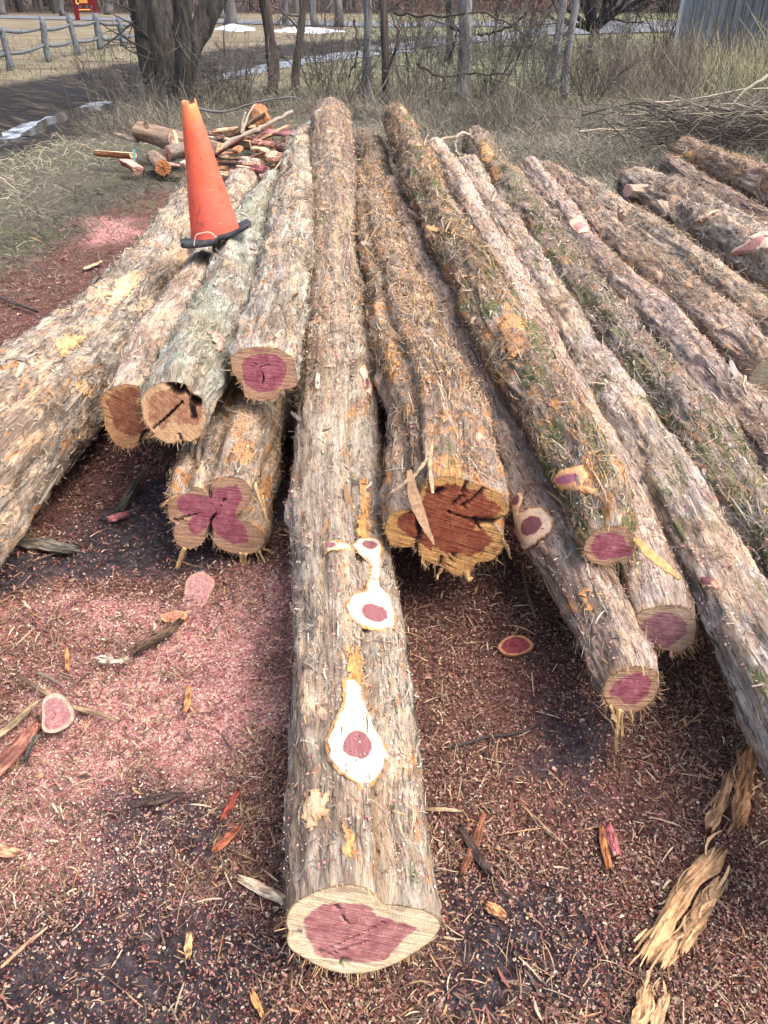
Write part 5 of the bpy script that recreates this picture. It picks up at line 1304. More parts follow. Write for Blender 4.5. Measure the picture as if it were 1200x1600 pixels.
for rl in rails:
    for k in range(5):
        a_ = at_y(rl[k][0], rl[k][1], PB[k][1]); b_ = at_y(rl[k+1][0], rl[k+1][1], PB[k+1][1]); t = np.linspace(-.04, 1.04, 8)[:, None]
        P = a_+(b_-a_)*t; P[:, 2] += -.05*np.sin(np.linspace(0, math.pi, 8))
        g = Bag(); g.tube(P, 2.6/F*depth(a_)*np.array([.6, .9, 1, 1.1, 1, 1, .9, .6]), (.3, .33, .34), 7, True, .3, k); g.build('rail', TB_RAIL, root, smooth=True)
for rl in rails:
    a_ = at_y(rl[0][0], rl[0][1], PB[0][1]); b_ = a_+(a_-at_y(rl[1][0], rl[1][1], PB[1][1])); t = np.linspace(0, 1, 8)[:, None]
    g = Bag(); g.tube(a_+(b_-a_)*t, .07, (.3, .33, .34), 7, True, .3, 3); g.build('rail', TB_RAIL, root, smooth=True)

# ------------------------------------------------------------------ red sign by the road
RED, nt, b = newmat('sign_red', .5); b.inputs['Base Color'].default_value = (.16, .012, .02, 1)
ORG, nt, b = newmat('sign_orange', .5); b.inputs['Base Color'].default_value = (.62, .27, .06, 1)
YEL, nt, b = newmat('sign_yellow', .5); b.inputs['Base Color'].default_value = (.85, .55, .15, 1)
sp = at_z(119, 32, 0); SY = sp[1]; root = empty('road_sign', (sp[0], SY, 0), 'dark red sign with yellow lettering on two posts by the far road', 'sign')
def sbox(name, x0, x1, y0, y1, dy, th, mat, parent=None):
    a_ = at_y(x0, y0, SY+dy); b_ = at_y(x1, y1, SY+dy); c_ = (a_+b_)/2; g = Bag()
    g.box(c_, np.eye(3), (abs(b_[0]-a_[0])/2, th, abs(b_[2]-a_[2])/2), (.5, .5, .5)); return g.build(name, mat, root)
sbox('post', 115.5, 118.5, -22, 31, 0, .06, RED); sbox('post', 145.2, 148.2, -22, 31, 0, .06, RED)
sbox('panel', 118.6, 145.1, -18, 8.2, 0, .035, RED); sbox('lower_panel', 121, 142.5, 11.8, 18.5, 0, .03, RED)
sbox('panel_field', 121.5, 137, -9, 5.0, -.05, .012, ORG)
g = Bag()
cpts = [at_y(119.9+1.9*(1-math.cos(t)*.9) if False else 121.2+2.4*math.cos(t), 2.2+4.0*math.sin(t), SY-.075) for t in np.linspace(-.8, -5.5, 16)]
g.tube(np.array(cpts), .035, (.85, .6, .2), 6); g.build('letter', YEL, root)
for i, (x0, x1) in enumerate([(122.6, 126.5), (127.2, 131.5), (132.4, 141)]):
    g = Bag(); xs = np.linspace(x0, x1, 12); P = np.array([at_y(x, 15.2+.9*math.sin(q*2.1+i), SY-.045) for q, x in enumerate(xs)]); g.tube(P, .022, (.6, .4, .1), 5); g.build('lettering', YEL, root)

# ------------------------------------------------------------------ barn
wb, nt, b = newmat('weathered_board', .8); g_ = NT(nt)
c_ = g_.attr('Col').outputs['Color']; n_ = g_.noise(g_.mapping(g_.pos(), (22, 22, 1.1)), 1, 7, .7, .3)
g_.l(g_.mix(1, c_, g_.ramp(n_, [(.3, .35), (.5, .9), (.7, 1.5)]), 'MULTIPLY'), b.inputs['Base Color']); g_.l(g_.bump(n_, .5, .01), b.inputs['Normal'])
A0 = at_z(1051, 96, 0); dirw = nrm(np.array([1, -.10, 0])); nw = np.array([dirw[1], -dirw[0], 0]); root = empty('barn', (A0[0], A0[1], 0), 'grey barn of weathered vertical boards at the upper right corner', 'barn')
g = Bag(); x = 0.0
while x < 9.5:
    w = rng.uniform(.17, .27); v = rng.uniform(.75, 1.15)
    g.box(A0+dirw*(x+w/2)+nw*rng.uniform(0, .02)+np.array([0, 0, 2.3]), np.array([dirw, nw, [0, 0, 1.0]]), (w/2-.006, .012, 2.35), np.array((.105, .12, .14))*v)
    x += w
g.build('board_wall', wb, root)
g = Bag(); g.box(A0+dirw*4.75-nw*.1+np.array([0, 0, 2.28]), np.array([dirw, nw, [0, 0, 1.0]]), (4.7, .05, 2.3), (.02, .02, .02)); g.build('inner_wall', wb, root)
g = Bag(); swd = nrm(np.array([A0[0]+.6, A0[1], 0])); swn = np.array([-swd[1], swd[0], 0]); g.box(A0+dirw*.10+swd*3.2+np.array([0, 0, 2.3]), np.array([swd, swn, [0, 0, 1.0]]), (3.1, .03, 2.3), (.16, .18, .20)); g.build('side_wall', wb, root)
g = Bag(); g.box(A0+dirw*4.7-nw*1.6+np.array([0, 0, 5.2]), np.array([dirw, nrm(nw-np.array([0, 0, .5])), nrm(np.array([0, 0, 1])+nw*.5)]), (5.1, 2.4, .04), (.12, .10, .10)); g.build('roof', wb, root)
g = Bag(); g.box(A0-dirw*.02+nw*.02+np.array([0, 0, 2.3]), np.array([dirw, nw, [0, 0, 1.0]]), (.05, .035, 2.35), (.30, .32, .34)); g.build('corner_board', wb, root)

# ------------------------------------------------------------------ traffic cone
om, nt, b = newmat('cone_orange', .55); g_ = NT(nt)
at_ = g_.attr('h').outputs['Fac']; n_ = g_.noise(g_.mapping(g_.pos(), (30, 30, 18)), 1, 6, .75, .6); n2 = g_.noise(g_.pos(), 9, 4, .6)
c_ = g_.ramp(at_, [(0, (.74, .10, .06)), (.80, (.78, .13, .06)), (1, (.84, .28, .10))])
c_ = g_.mix(g_.ramp(n_, [(.53, 0), (.66, .75)]), c_, (.20, .06, .06)); c_ = g_.mix(g_.ramp(n2, [(.4, 0), (.7, .45)]), c_, (.62, .18, .13)); n3 = g_.noise(g_.mapping(g_.pos(), (120, 120, 14)), 1, 4, .7, .8); c_ = g_.mix(g_.ramp(n3, [(.62, 0), (.68, .7)]), c_, (.10, .05, .06)); c_ = g_.mix(g_.ramp(g_.noise(g_.mapping(g_.pos(), (9, 9, 70)), 1, 4, .7, .5), [(.64, 0), (.72, .5)]), c_, (.85, .45, .32))
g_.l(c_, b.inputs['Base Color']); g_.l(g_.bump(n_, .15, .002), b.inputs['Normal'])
bm2, nt, b = newmat('cone_rubber', .6); g_ = NT(nt); g_.l(g_.ramp(g_.noise(g_.pos(), 40, 5, .7), [(.35, (.018, .02, .024)), (.7, (.075, .08, .09))]), b.inputs['Base Color'])
DC = 3.95
cb = at_y(337, 366, DC); ctp = at_y(294.5, 160, DC+.02); ax = nrm(ctp-cb); H = np.linalg.norm(ctp-cb)
e1 = nrm(np.cross(np.array([0, 1.0, 0]), ax)); e2 = np.cross(ax, e1)
rb, rt = 38.5/F*depth(cb), 12.0/F*depth(ctp)
root = empty('traffic_cone', cb-ax*.02, 'orange traffic cone with torn-off top and bent black base, standing on two logs', 'cone')
m_ = 64; tz = np.linspace(0, 1, 40); th = np.linspace(0, 2*math.pi, m_, endpoint=False)
rad = rb+(rt-rb)*tz; rad[0] *= 1.02
jag = .020*(fbm(np.cos(th)*2+5, np.sin(th)*2+5, 0, 8, 3)-.45)+.008*np.sign(np.sin(th*3+1))
dent = 1-.05*np.exp(-((tz[:, None]-.55)/.2)**2)*np.cos(th-2.2)[None]**2
def shell(rs, flip):
    V = cb+ax*((tz[:, None]*H)+(tz[:, None] > .97)*jag[None])[..., None]+((rad[:, None]*rs*dent)[..., None])*(np.cos(th)[None, :, None]*e1+np.sin(th)[None, :, None]*e2)
    return V.reshape(-1, 3)
Vo, Vi = shell(1, 0), shell(.955, 1); n_t = 40
i = np.arange(n_t-1)[:, None]*m_; j = np.arange(m_)[None]; j2 = (j+1) % m_
Qo = np.stack([i+j, i+j2, i+m_+j2, i+m_+j], -1).reshape(-1, 4); Qi = Qo[:, ::-1]+len(Vo)
jj = np.arange(m_); k_ = (n_t-1)*m_; Qr = np.stack([k_+jj, k_+(jj+1) % m_, len(Vo)+k_+(jj+1) % m_, len(Vo)+k_+jj], -1)
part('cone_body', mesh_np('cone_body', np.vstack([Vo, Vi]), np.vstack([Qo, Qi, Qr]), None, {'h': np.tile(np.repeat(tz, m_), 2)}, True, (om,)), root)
# bent square rubber base
nn_g = 34; u = np.linspace(-1, 1, nn_g); UU, VV_ = np.meshgrid(u, u, indexing='ij')
hb = .168; rot = .22; bx, by = nrm(np.array([math.cos(rot), math.sin(rot), 0])), nrm(np.array([-math.sin(rot), math.cos(rot), 0]))
cu = np.sign(UU)*np.abs(UU); rr2 = np.minimum(1, 1/np.maximum((np.abs(UU)**8+np.abs(VV_)**8)**.125, 1e-6))
Uq, Vq = UU*rr2, VV_*rr2
zz = -.006+.020*Uq+.040*np.maximum(Uq, 0)**2+.012*np.maximum(-Uq, 0)**2-.032*Vq+.010*Vq**2*np.sign(Uq)
top = cb+(Uq[..., None]*bx+Vq[..., None]*by)*hb+zz[..., None]*np.array([0, 0, 1.0]); bot = top-np.array([0, 0, .024])
VV2 = np.vstack([top.reshape(-1, 3), bot.reshape(-1, 3)]); idx = np.arange(nn_g*nn_g).reshape(nn_g, nn_g)
Qt = np.stack([idx[:-1, :-1], idx[1:, :-1], idx[1:, 1:], idx[:-1, 1:]], -1).reshape(-1, 4); Qb = Qt[:, ::-1]+nn_g**2
br = np.concatenate([idx[:, 0], idx[-1, 1:], idx[-2::-1, -1], idx[0, -2:0:-1]]); bn = np.roll(br, -1)
Qs = np.stack([br, bn, bn+nn_g**2, br+nn_g**2], -1)[:, ::-1]
part('cone_base', mesh_np('cone_base', VV2, np.vstack([Qt, Qb, Qs]), None, None, True, (bm2,)), root)
g = Bag(); P = catmull(np.array([at_y(x, y, DC-.19) for x, y in [(303, 384), (306, 368), (316, 364), (328, 363), (338, 371)]]), 20); g.tube(P, .0022, (.70, .62, .50), 5)
g.build('grass_stalk', M_STRIP, label='dry pale grass stalk arching over the front of the cone base', cat='grass stalk')

# ------------------------------------------------------------------ split wood heap and loose pieces
def chunk(name, p0, p1, r0, r1, bark, wood, label, cat, sides=44, seed=0, flat=1.0, halved=False):
    """a piece of log with bark round it and bare sawn or split ends"""
    p0, p1 = np.array(p0, float), np.array(p1, float); T = nrm(p1-p0)
    U = nrm(np.cross(T, [0, .2, 1.0])); W = np.cross(U, T)
    n = 36; t = np.linspace(0, 1, n); th = np.linspace(0, 2*math.pi, sides, endpoint=False)
    rr = (r0+(r1-r0)*t)[:, None]*(1+.28*(fbm(np.cos(th)[None]*1.6+seed, np.sin(th)[None]*1.6, t[:, None]*2, seed, 3)-.5)*2+.16*(fbm(np.cos(th)[None]*7+seed, np.sin(th)[None]*7, t[:, None]*5, seed+2, 4, .65)-.5))
    s_, c_ = np.sin(th)[None]*np.ones((n, 1)), np.cos(th)[None]*np.ones((n, 1))
    sw = s_*flat
    if halved: sw = np.where(s_ > .05, .05+.12*s_, s_)
    V = (p0+(p1-p0)*t[:, None])[:, None]+rr[..., None]*(c_[..., None]*U+sw[..., None]*W)
    root = empty(name, (p0+p1)/2*[1, 1, 0]+[0, 0, min(p0[2], p1[2])-r0], label, cat)
    i = np.arange(n-1)[:, None]*sides; j = np.arange(sides)[None]; j2 = (j+1) % sides
    Q = np.stack([i+j, i+sides+j, i+sides+j2, i+j2], -1).reshape(-1, 4)
    nv = .1+1.7*fbm(np.cos(th)[None]*8, np.sin(th)[None]*8, t[:, None]*7+seed, 5, 4, .65)[..., None]
    C = np.array(bark)[None, None]*nv*np.ones((n, sides, 1))
    if halved: C = np.where((s_ > .05)[..., None], np.array(wood)*(.7+.5*nv), C)
    g = Bag(); g.add(V.reshape(-1, 3), Q, None, C.reshape(-1, 3)); g.build('bark', M_WOOD, root, smooth=not halved)
    for k, q, sgn in ((0, p0, -1), (n-1, p1, 1)):
        g = Bag(); e = V[k]+T*sgn*.001; cc = e.mean(0)+T*sgn*.004
        f = np.linspace(1, .0, 6)[:, None, None]; E = cc+(e-cc)[None]*f+T*sgn*.008*rng.normal(0, .5, (6, sides, 1))*(f < 1)
        i = np.arange(5)[:, None]*sides; Qe = np.stack([i+j, i+j2, i+sides+j2, i+sides+j], -1).reshape(-1, 4)
        if sgn < 0: Qe = Qe[:, ::-1]
        ce = np.where(f > .85, np.array(wood)*1.25, np.array(wood))*np.ones((6, sides, 3))*rng.uniform(.8, 1.15, (6, sides, 1))
        g.add(E.reshape(-1, 3), Qe, None, ce.reshape(-1, 3)); g.build('end_face', M_WOOD, root)
    return root
def slab(name, p0, p1, w, th_, col, label, cat, seed=0, twist=.2, taper=(.5, 1, .9, .3), roll=0.0, n=30, top=None):
    """a torn board, splinter or strip of bark: uneven edges, real thickness"""
    p0, p1 = np.array(p0, float), np.array(p1, float); T = nrm(p1-p0); S = nrm(np.cross(T, [0, 0, 1.0])) if abs(T[2]) < .95 else RT; Nn = np.cross(S, T)
    S, Nn = S*math.cos(roll)+Nn*math.sin(roll), Nn*math.cos(roll)-S*math.sin(roll)
    n = 30; t = np.linspace(0, 1, n); L_ = np.linalg.norm(p1-p0)
    ww = np.interp(t, np.linspace(0, 1, len(taper)), taper)*w
    r_ = np.random.default_rng(seed+5)
    m = 17; off = np.linspace(-1, 1, m)
    e0 = (r_.random(m)**1.5)*min(.16, w*1.6/L_); e1 = (r_.random(m)**1.2)*min(.16, w*1.3/L_); groove = r_.random(m)
    bend = (vnoise(t*2.2, seed*3.3, 0)-.5)*L_*.06
    V = []; C = []
    for sgn in (1, -1):
        for k in range(n):
            for q in range(m):
                e = ww[k]*(off[q]*(1+.35*(vnoise(t[k]*7, seed+np.sign(off[q])*2, 3)-.5))); tk = e0[q]+t[k]*(1-e0[q]-e1[q])
                a_ = twist*(t[k]-.5); h = th_*sgn*(.35+.75*(1-off[q]**2))*(.75+.4*groove[q])*(.7+.6*vnoise(t[k]*9, off[q]*4+seed, 7))
                V.append(p0+(p1-p0)*tk+S*(e*math.cos(a_)+bend[k])+Nn*(e*math.sin(a_)+h+.01*L_*math.sin(t[k]*4+seed)))
                cc = np.array(top if (top is not None and sgn > 0) else col)*(.42+.22*groove[q]+.75*vnoise(off[q]*5+seed, t[k]*4, 1+sgn))*(.45+.75*float(sstep(.35, .6, fbm(t[k]*5+seed, off[q]*1.5, 3, 4, 3))))*np.array([1, 1-.15*groove[q], 1-.2*groove[q]])
                C.append(cc)
    V = np.array(V); C = np.array(C); idx = np.arange(n*m).reshape(n, m); N2 = n*m
    Qt = np.stack([idx[:-1, :-1], idx[:-1, 1:], idx[1:, 1:], idx[1:, :-1]], -1).reshape(-1, 4); Qb = Qt[:, ::-1]+N2
    br = np.concatenate([idx[:, 0], idx[-1, 1:], idx[-2::-1, -1], idx[0, -2:0:-1]]); bn = np.roll(br, -1); Qs = np.stack([br, bn, bn+N2, br+N2], -1)
    g = Bag(); g.add(V, np.vstack([Qt, Qb, Qs]), None, C)
    if name in ('bark_strip', 'bark_slab'):      # frayed fibres along the strip
        k_ = 12; f_ = r_.random(k_); s_ = r_.uniform(-1, 1, k_)
        Pp = p0+(p1-p0)*(-.06+1.12*f_[:, None])+S*(s_*w*.95)[:, None]+Nn*(th_*.6+.004)
        cc_ = np.array(col)*r_.uniform(.35, 1.25, (k_, 1))
        g.ribbons(Pp, np.tile(T, (k_, 1))+r_.normal(0, .16, (k_, 3))*[1, 1, .3], np.tile([0, 0, 1.0], (k_, 1)), r_.uniform(.1, .35, k_)*L_, r_.uniform(.0015, .007, k_), r_.exponential(.002, k_), r_.exponential(.003, k_), r_.exponential(.001, k_), cc_, K=5, curl=r_.normal(0, .006, k_))
    return g.build(name, M_WOOD, label=label, cat=cat)
PK = (.50, .27, .22); CRM = (.72, .50, .32); BRK = (.26, .18, .13); GRY = (.34, .30, .26); RUS = (.40, .17, .07); RED_ = (.30, .10, .06)
Y_ = at_y
# chunks: px0,py0,d0, px1,py1,d1, r0px, r1px
CH = [(216, 205, 9.3, 345, 240, 8.9, 12, 13, BRK, CRM, 'large barked log piece lying behind the cone, its left end up', 0),
      (255, 262, 8.3, 240, 246, 8.9, 10, 9, BRK, RUS, 'short stubby block with a rusty round end, left of the cone', 0),
      (196, 250, 8.6, 215, 262, 8.4, 8, 8, RED_, PK, 'small red and white split block at the left end of the heap', 1),
      (412, 196, 9.6, 404, 178, 10.4, 12, 12, RUS, RUS, 'rusty round log end on top of the heap', 0),
      (432, 225, 9.2, 500, 240, 8.9, 13, 14, (.16, .10, .07), PK, 'dark barked split piece next to the top of the longest log', 1),
      (150, 236, 9.0, 208, 240, 8.8, 6, 7, RUS, CRM, 'long orange-brown broken piece at the far left of the heap', 1),
      (330, 215, 9.3, 395, 222, 9.1, 11, 9, BRK, CRM, 'grey split log piece just right of the cone body', 1),
      (262, 240, 8.8, 300, 232, 9.0, 9, 9, (.22, .17, .14), PK, 'round-ended piece below the large barked log piece', 0),
      (352, 205, 9.6, 400, 196, 9.8, 8, 8, BRK, CRM, 'dark split piece at the top middle of the heap', 1),
      (375, 260, 8.4, 410, 266, 8.3, 10, 10, (.34, .08, .09), (.60, .42, .30), 'wine-red block with a pale split side in front of the heap', 1)]
for k, (x0, y0, d0, x1, y1, d1, r0, r1, bk, wd, lb, hv) in enumerate(CH):
    a_, b_ = Y_(x0, y0, d0), Y_(x1, y1, d1); chunk('wood_chunk', a_, b_, r0*1.2/F*depth(a_), r1*1.2/F*depth(b_), bk, wd, lb, 'firewood', seed=k+1, halved=bool(hv))
SLW = 1.45
SL = [(383, 205, 9.3, 484, 212, 9.0, 6, PK, 'long plum and cream split board pointing at the longest log', (.44, .20, .23)),
      (330, 206, 9.4, 400, 197, 9.5, 4, CRM, 'tan splintered board slanting across the top of the heap', None),
      (340, 248, 8.9, 420, 244, 8.7, 2.5, CRM, 'thin tan lath lying level across the heap', None),
      (395, 232, 8.9, 428, 240, 8.7, 6, CRM, 'short cream slab stacked third from the top', None),
      (398, 222, 9.0, 428, 226, 8.9, 6, PK, 'short pink slab in the small stack', None),
      (400, 215, 9.2, 426, 218, 9.1, 5, (.56, .34, .22), 'short brown slab topping the small stack', None),
      (395, 230, 8.8, 440, 245, 8.4, 4, (.80, .60, .38), 'bright yellow splint angled down over the stack', None),
      (418, 243, 8.5, 446, 248, 8.4, 11, (.66, .40, .28), 'triangular pale orange offcut at the right of the heap', None),
      (285, 258, 8.5, 292, 252, 8.6, 6, (.78, .60, .44), 'whitish board end sticking out left of the cone', None),
      (236, 252, 8.6, 290, 260, 8.4, 4, (.74, .46, .40), 'pink and white long sliver beside the rusty-ended block', None),
      (358, 268, 8.2, 392, 265, 8.2, 5, (.70, .42, .36), 'pinkish short board against the pale debarked log', None),
      (374, 250, 8.5, 410, 256, 8.4, 8, (.68, .54, .44), 'pale grey-white split slab in the middle of the heap', None),
      (395, 262, 8.2, 420, 268, 8.0, 8, (.42, .15, .15), 'wine coloured slab low at the right of the heap', None),
      (350, 228, 9.0, 378, 216, 9.2, 5, (.62, .40, .22), 'yellow-brown torn strip beside the cone', None),
      (366, 238, 8.8, 376, 230, 8.9, 6, (.60, .28, .16), 'orange chip standing on edge in the heap', None),
      (215, 222, 9.2, 180, 207, 9.6, 4, (.30, .24, .18), 'weathered branch piece poking left from the heap', None),
      (312, 205, 9.5, 350, 212, 9.4, 5, (.36, .26, .2), 'brown splinter behind the cone body', None)]
for k, (x0, y0, d0, x1, y1, d1, w, c_, lb, tp) in enumerate(SL):
    a_, b_ = Y_(x0, y0, d0), Y_(x1, y1, d1); slab('split_board', a_, b_, w*SLW/F*depth(a_), w*.55/F*depth(a_), c_, lb, 'board', seed=k, taper=(.7, 1, 1, .6), top=tp)
def stick(pts, d, r, c, label, cat='stick', name='stick', end=.5):
    P = catmull(np.array([Y_(x, y, d[0]+(d[1]-d[0])*i/(len(pts)-1)) for i, (x, y) in enumerate(pts)]), len(pts)*6)
    rr = np.linspace(1, end, len(P))*r/F*depth(P[0]); g = Bag(); g.tube(P+rng.normal(0, rr[0]*.15, P.shape), rr, c, 8, True, .25, 2)
    g.build(name, M_WOOD, label=label, cat=cat, smooth=True)
stick([(336, 240), (360, 222), (395, 205), (430, 188), (457, 173)], (8.9, 9.3), 5, (.34, .29, .23), 'knobbly grey branch rising to the right over the heap')
stick([(377, 208), (380, 185), (384, 175)], (9.2, 9.2), 2, (.60, .52, .40), 'short pale twig standing up from the heap')
stick([(379, 206), (388, 180), (398, 163)], (9.2, 9.3), 2, (.58, .50, .38), 'taller pale twig leaning right above the heap')
stick([(425, 270), (440, 250), (452, 225), (432, 228)], (8.1, 8.6), 1.6, (.42, .34, .26), 'thin bent twig at the right end of the heap')
stick([(300, 168), (350, 175), (400, 160), (455, 152), (470, 158)], (11.5, 11.5), 2.2, (.16, .15, .14), 'long dark fallen branch behind the heap')
stick([(480, 195), (500, 180), (505, 166)], (9.8, 10.2), 3.5, (.22, .25, .25), 'greenish lichen-covered branch left of the top of the longest log')
stick([(653, 226), (700, 216), (745, 208)], (9.2, 9.6), 3.0, (.36, .28, .20), 'brown fallen branch behind the curled vine')
stick([(905, 206), (940, 202), (965, 203), (1010, 199)], (10.0, 10.3), 1.7, (.40, .34, .25), 'pale straight stick lying in the grass above the pinkish log')
stick([(552, 220), (568, 214), (580, 215)], (8.6, 8.6), 4, (.62, .46, .30), 'short tan broken stick between the two tallest logs')
stick([(733, 240), (718, 243), (711, 230), (714, 214), (724, 208), (735, 213), (737, 222)], (7.6, 7.7), 2.8, (.50, .42, .32), 'curled grey vine loop above the silvery log', 'vine', 'curled_vine', .8)
g = Bag(); P = np.array([Y_(209, 233, 8.7), Y_(210, 242, 8.7), Y_(210, 252, 8.7)]); S = RT*.012
g.add(np.vstack([P-S, P+S, P-S+[0, .002, 0], P+S+[0, .002, 0]]), [(0, 3, 4, 1), (1, 4, 5, 2), (6, 7, 10, 9), (7, 8, 11, 10)], None, (.20, .52, .50)); g.build('ribbon', M_STRIP, label='turquoise ribbon tied in the left part of the heap', cat='ribbon')
for k in range(34):      # small scraps between the bigger pieces
    x0 = rng.uniform(235, 475); y0 = rng.uniform(205, 282); d0 = 8.25+(282-y0)/80*1.1; z_ = max(at_y(x0, y0, d0)[2], .02)
    a_ = at_y(x0, y0, d0); a_[2] = z_; an = rng.normal(0, .5)+(0 if k % 3 else 1.2); L_ = rng.uniform(.12, .42)
    b_ = a_+np.array([math.cos(an), math.sin(an)*.6, rng.normal(.05, .22)])*L_; b_[2] = max(b_[2], .02)
    o = slab('wood_scrap', a_, b_, rng.uniform(.02, .05), rng.uniform(.008, .022), [(.44, .25, .19), (.58, .42, .28), BRK, (.34, .18, .10), (.38, .22, .15), (.16, .11, .08), (.52, .36, .25), (.30, .13, .11)][k % 8],
             'small split cedar scrap lodged among the larger pieces of the wood heap', 'wood scrap', seed=60+k, taper=(.8, 1, 1, .7))
    o['group'] = 'small scraps in the split wood heap'
# brush pile at the right
bp_ = at_z(1130, 232, 0); g = Bag()
for k in range(1700):
    x = rng.normal(1150, 85); yb = rng.uniform(165, 235); d = rng.uniform(9.6, 11.8)
    a_ = Y_(x, yb, d); L_ = rng.uniform(.3, 1.3)*(.5 if k > 70 else 1.0); an = rng.normal(0, .5)+(math.pi if rng.random() < .5 else 0)
    dd = np.array([math.cos(an), math.sin(an)*.7, rng.normal(.05, .22)]); a_[2] = max(a_[2], .05)
    c_ = np.array([(.30, .26, .19), (.10, .085, .075), (.05, .042, .038), (.15, .125, .10)][rng.integers(0, 4) if a_[2] > .3 else rng.integers(1, 4)])  # low stems never pale: shade beneath the heap put into their colour
    P = [a_]
    for q in range(6): dd = nrm(dd+rng.normal(0, .13, 3)+[0, 0, -.04]); P.append(P[-1]+dd*L_/6)
    P = np.array(P); P[:, 2] = np.maximum(P[:, 2], .02); r = rng.choice([.004, .007, .012], p=[.6, .32, .08])
    g.tube(P, np.linspace(r, r*.5, 7), c_, 5, True)
g.build('brush_pile', M_TWIG, label='heap of dry brush and cut stems at the right edge beyond the logs', cat='brush pile')
stick([(1202, 118), (1160, 145), (1132, 182)], (10.2, 10.2), 3.0, (.52, .44, .30), 'thick pale stem leaning over the brush heap')
stick([(1022, 160), (1060, 158), (1110, 150), (1160, 140), (1200, 138)], (10.4, 10.6), 1.7, (.38, .33, .24), 'long pale stem lying along the top of the brush heap')

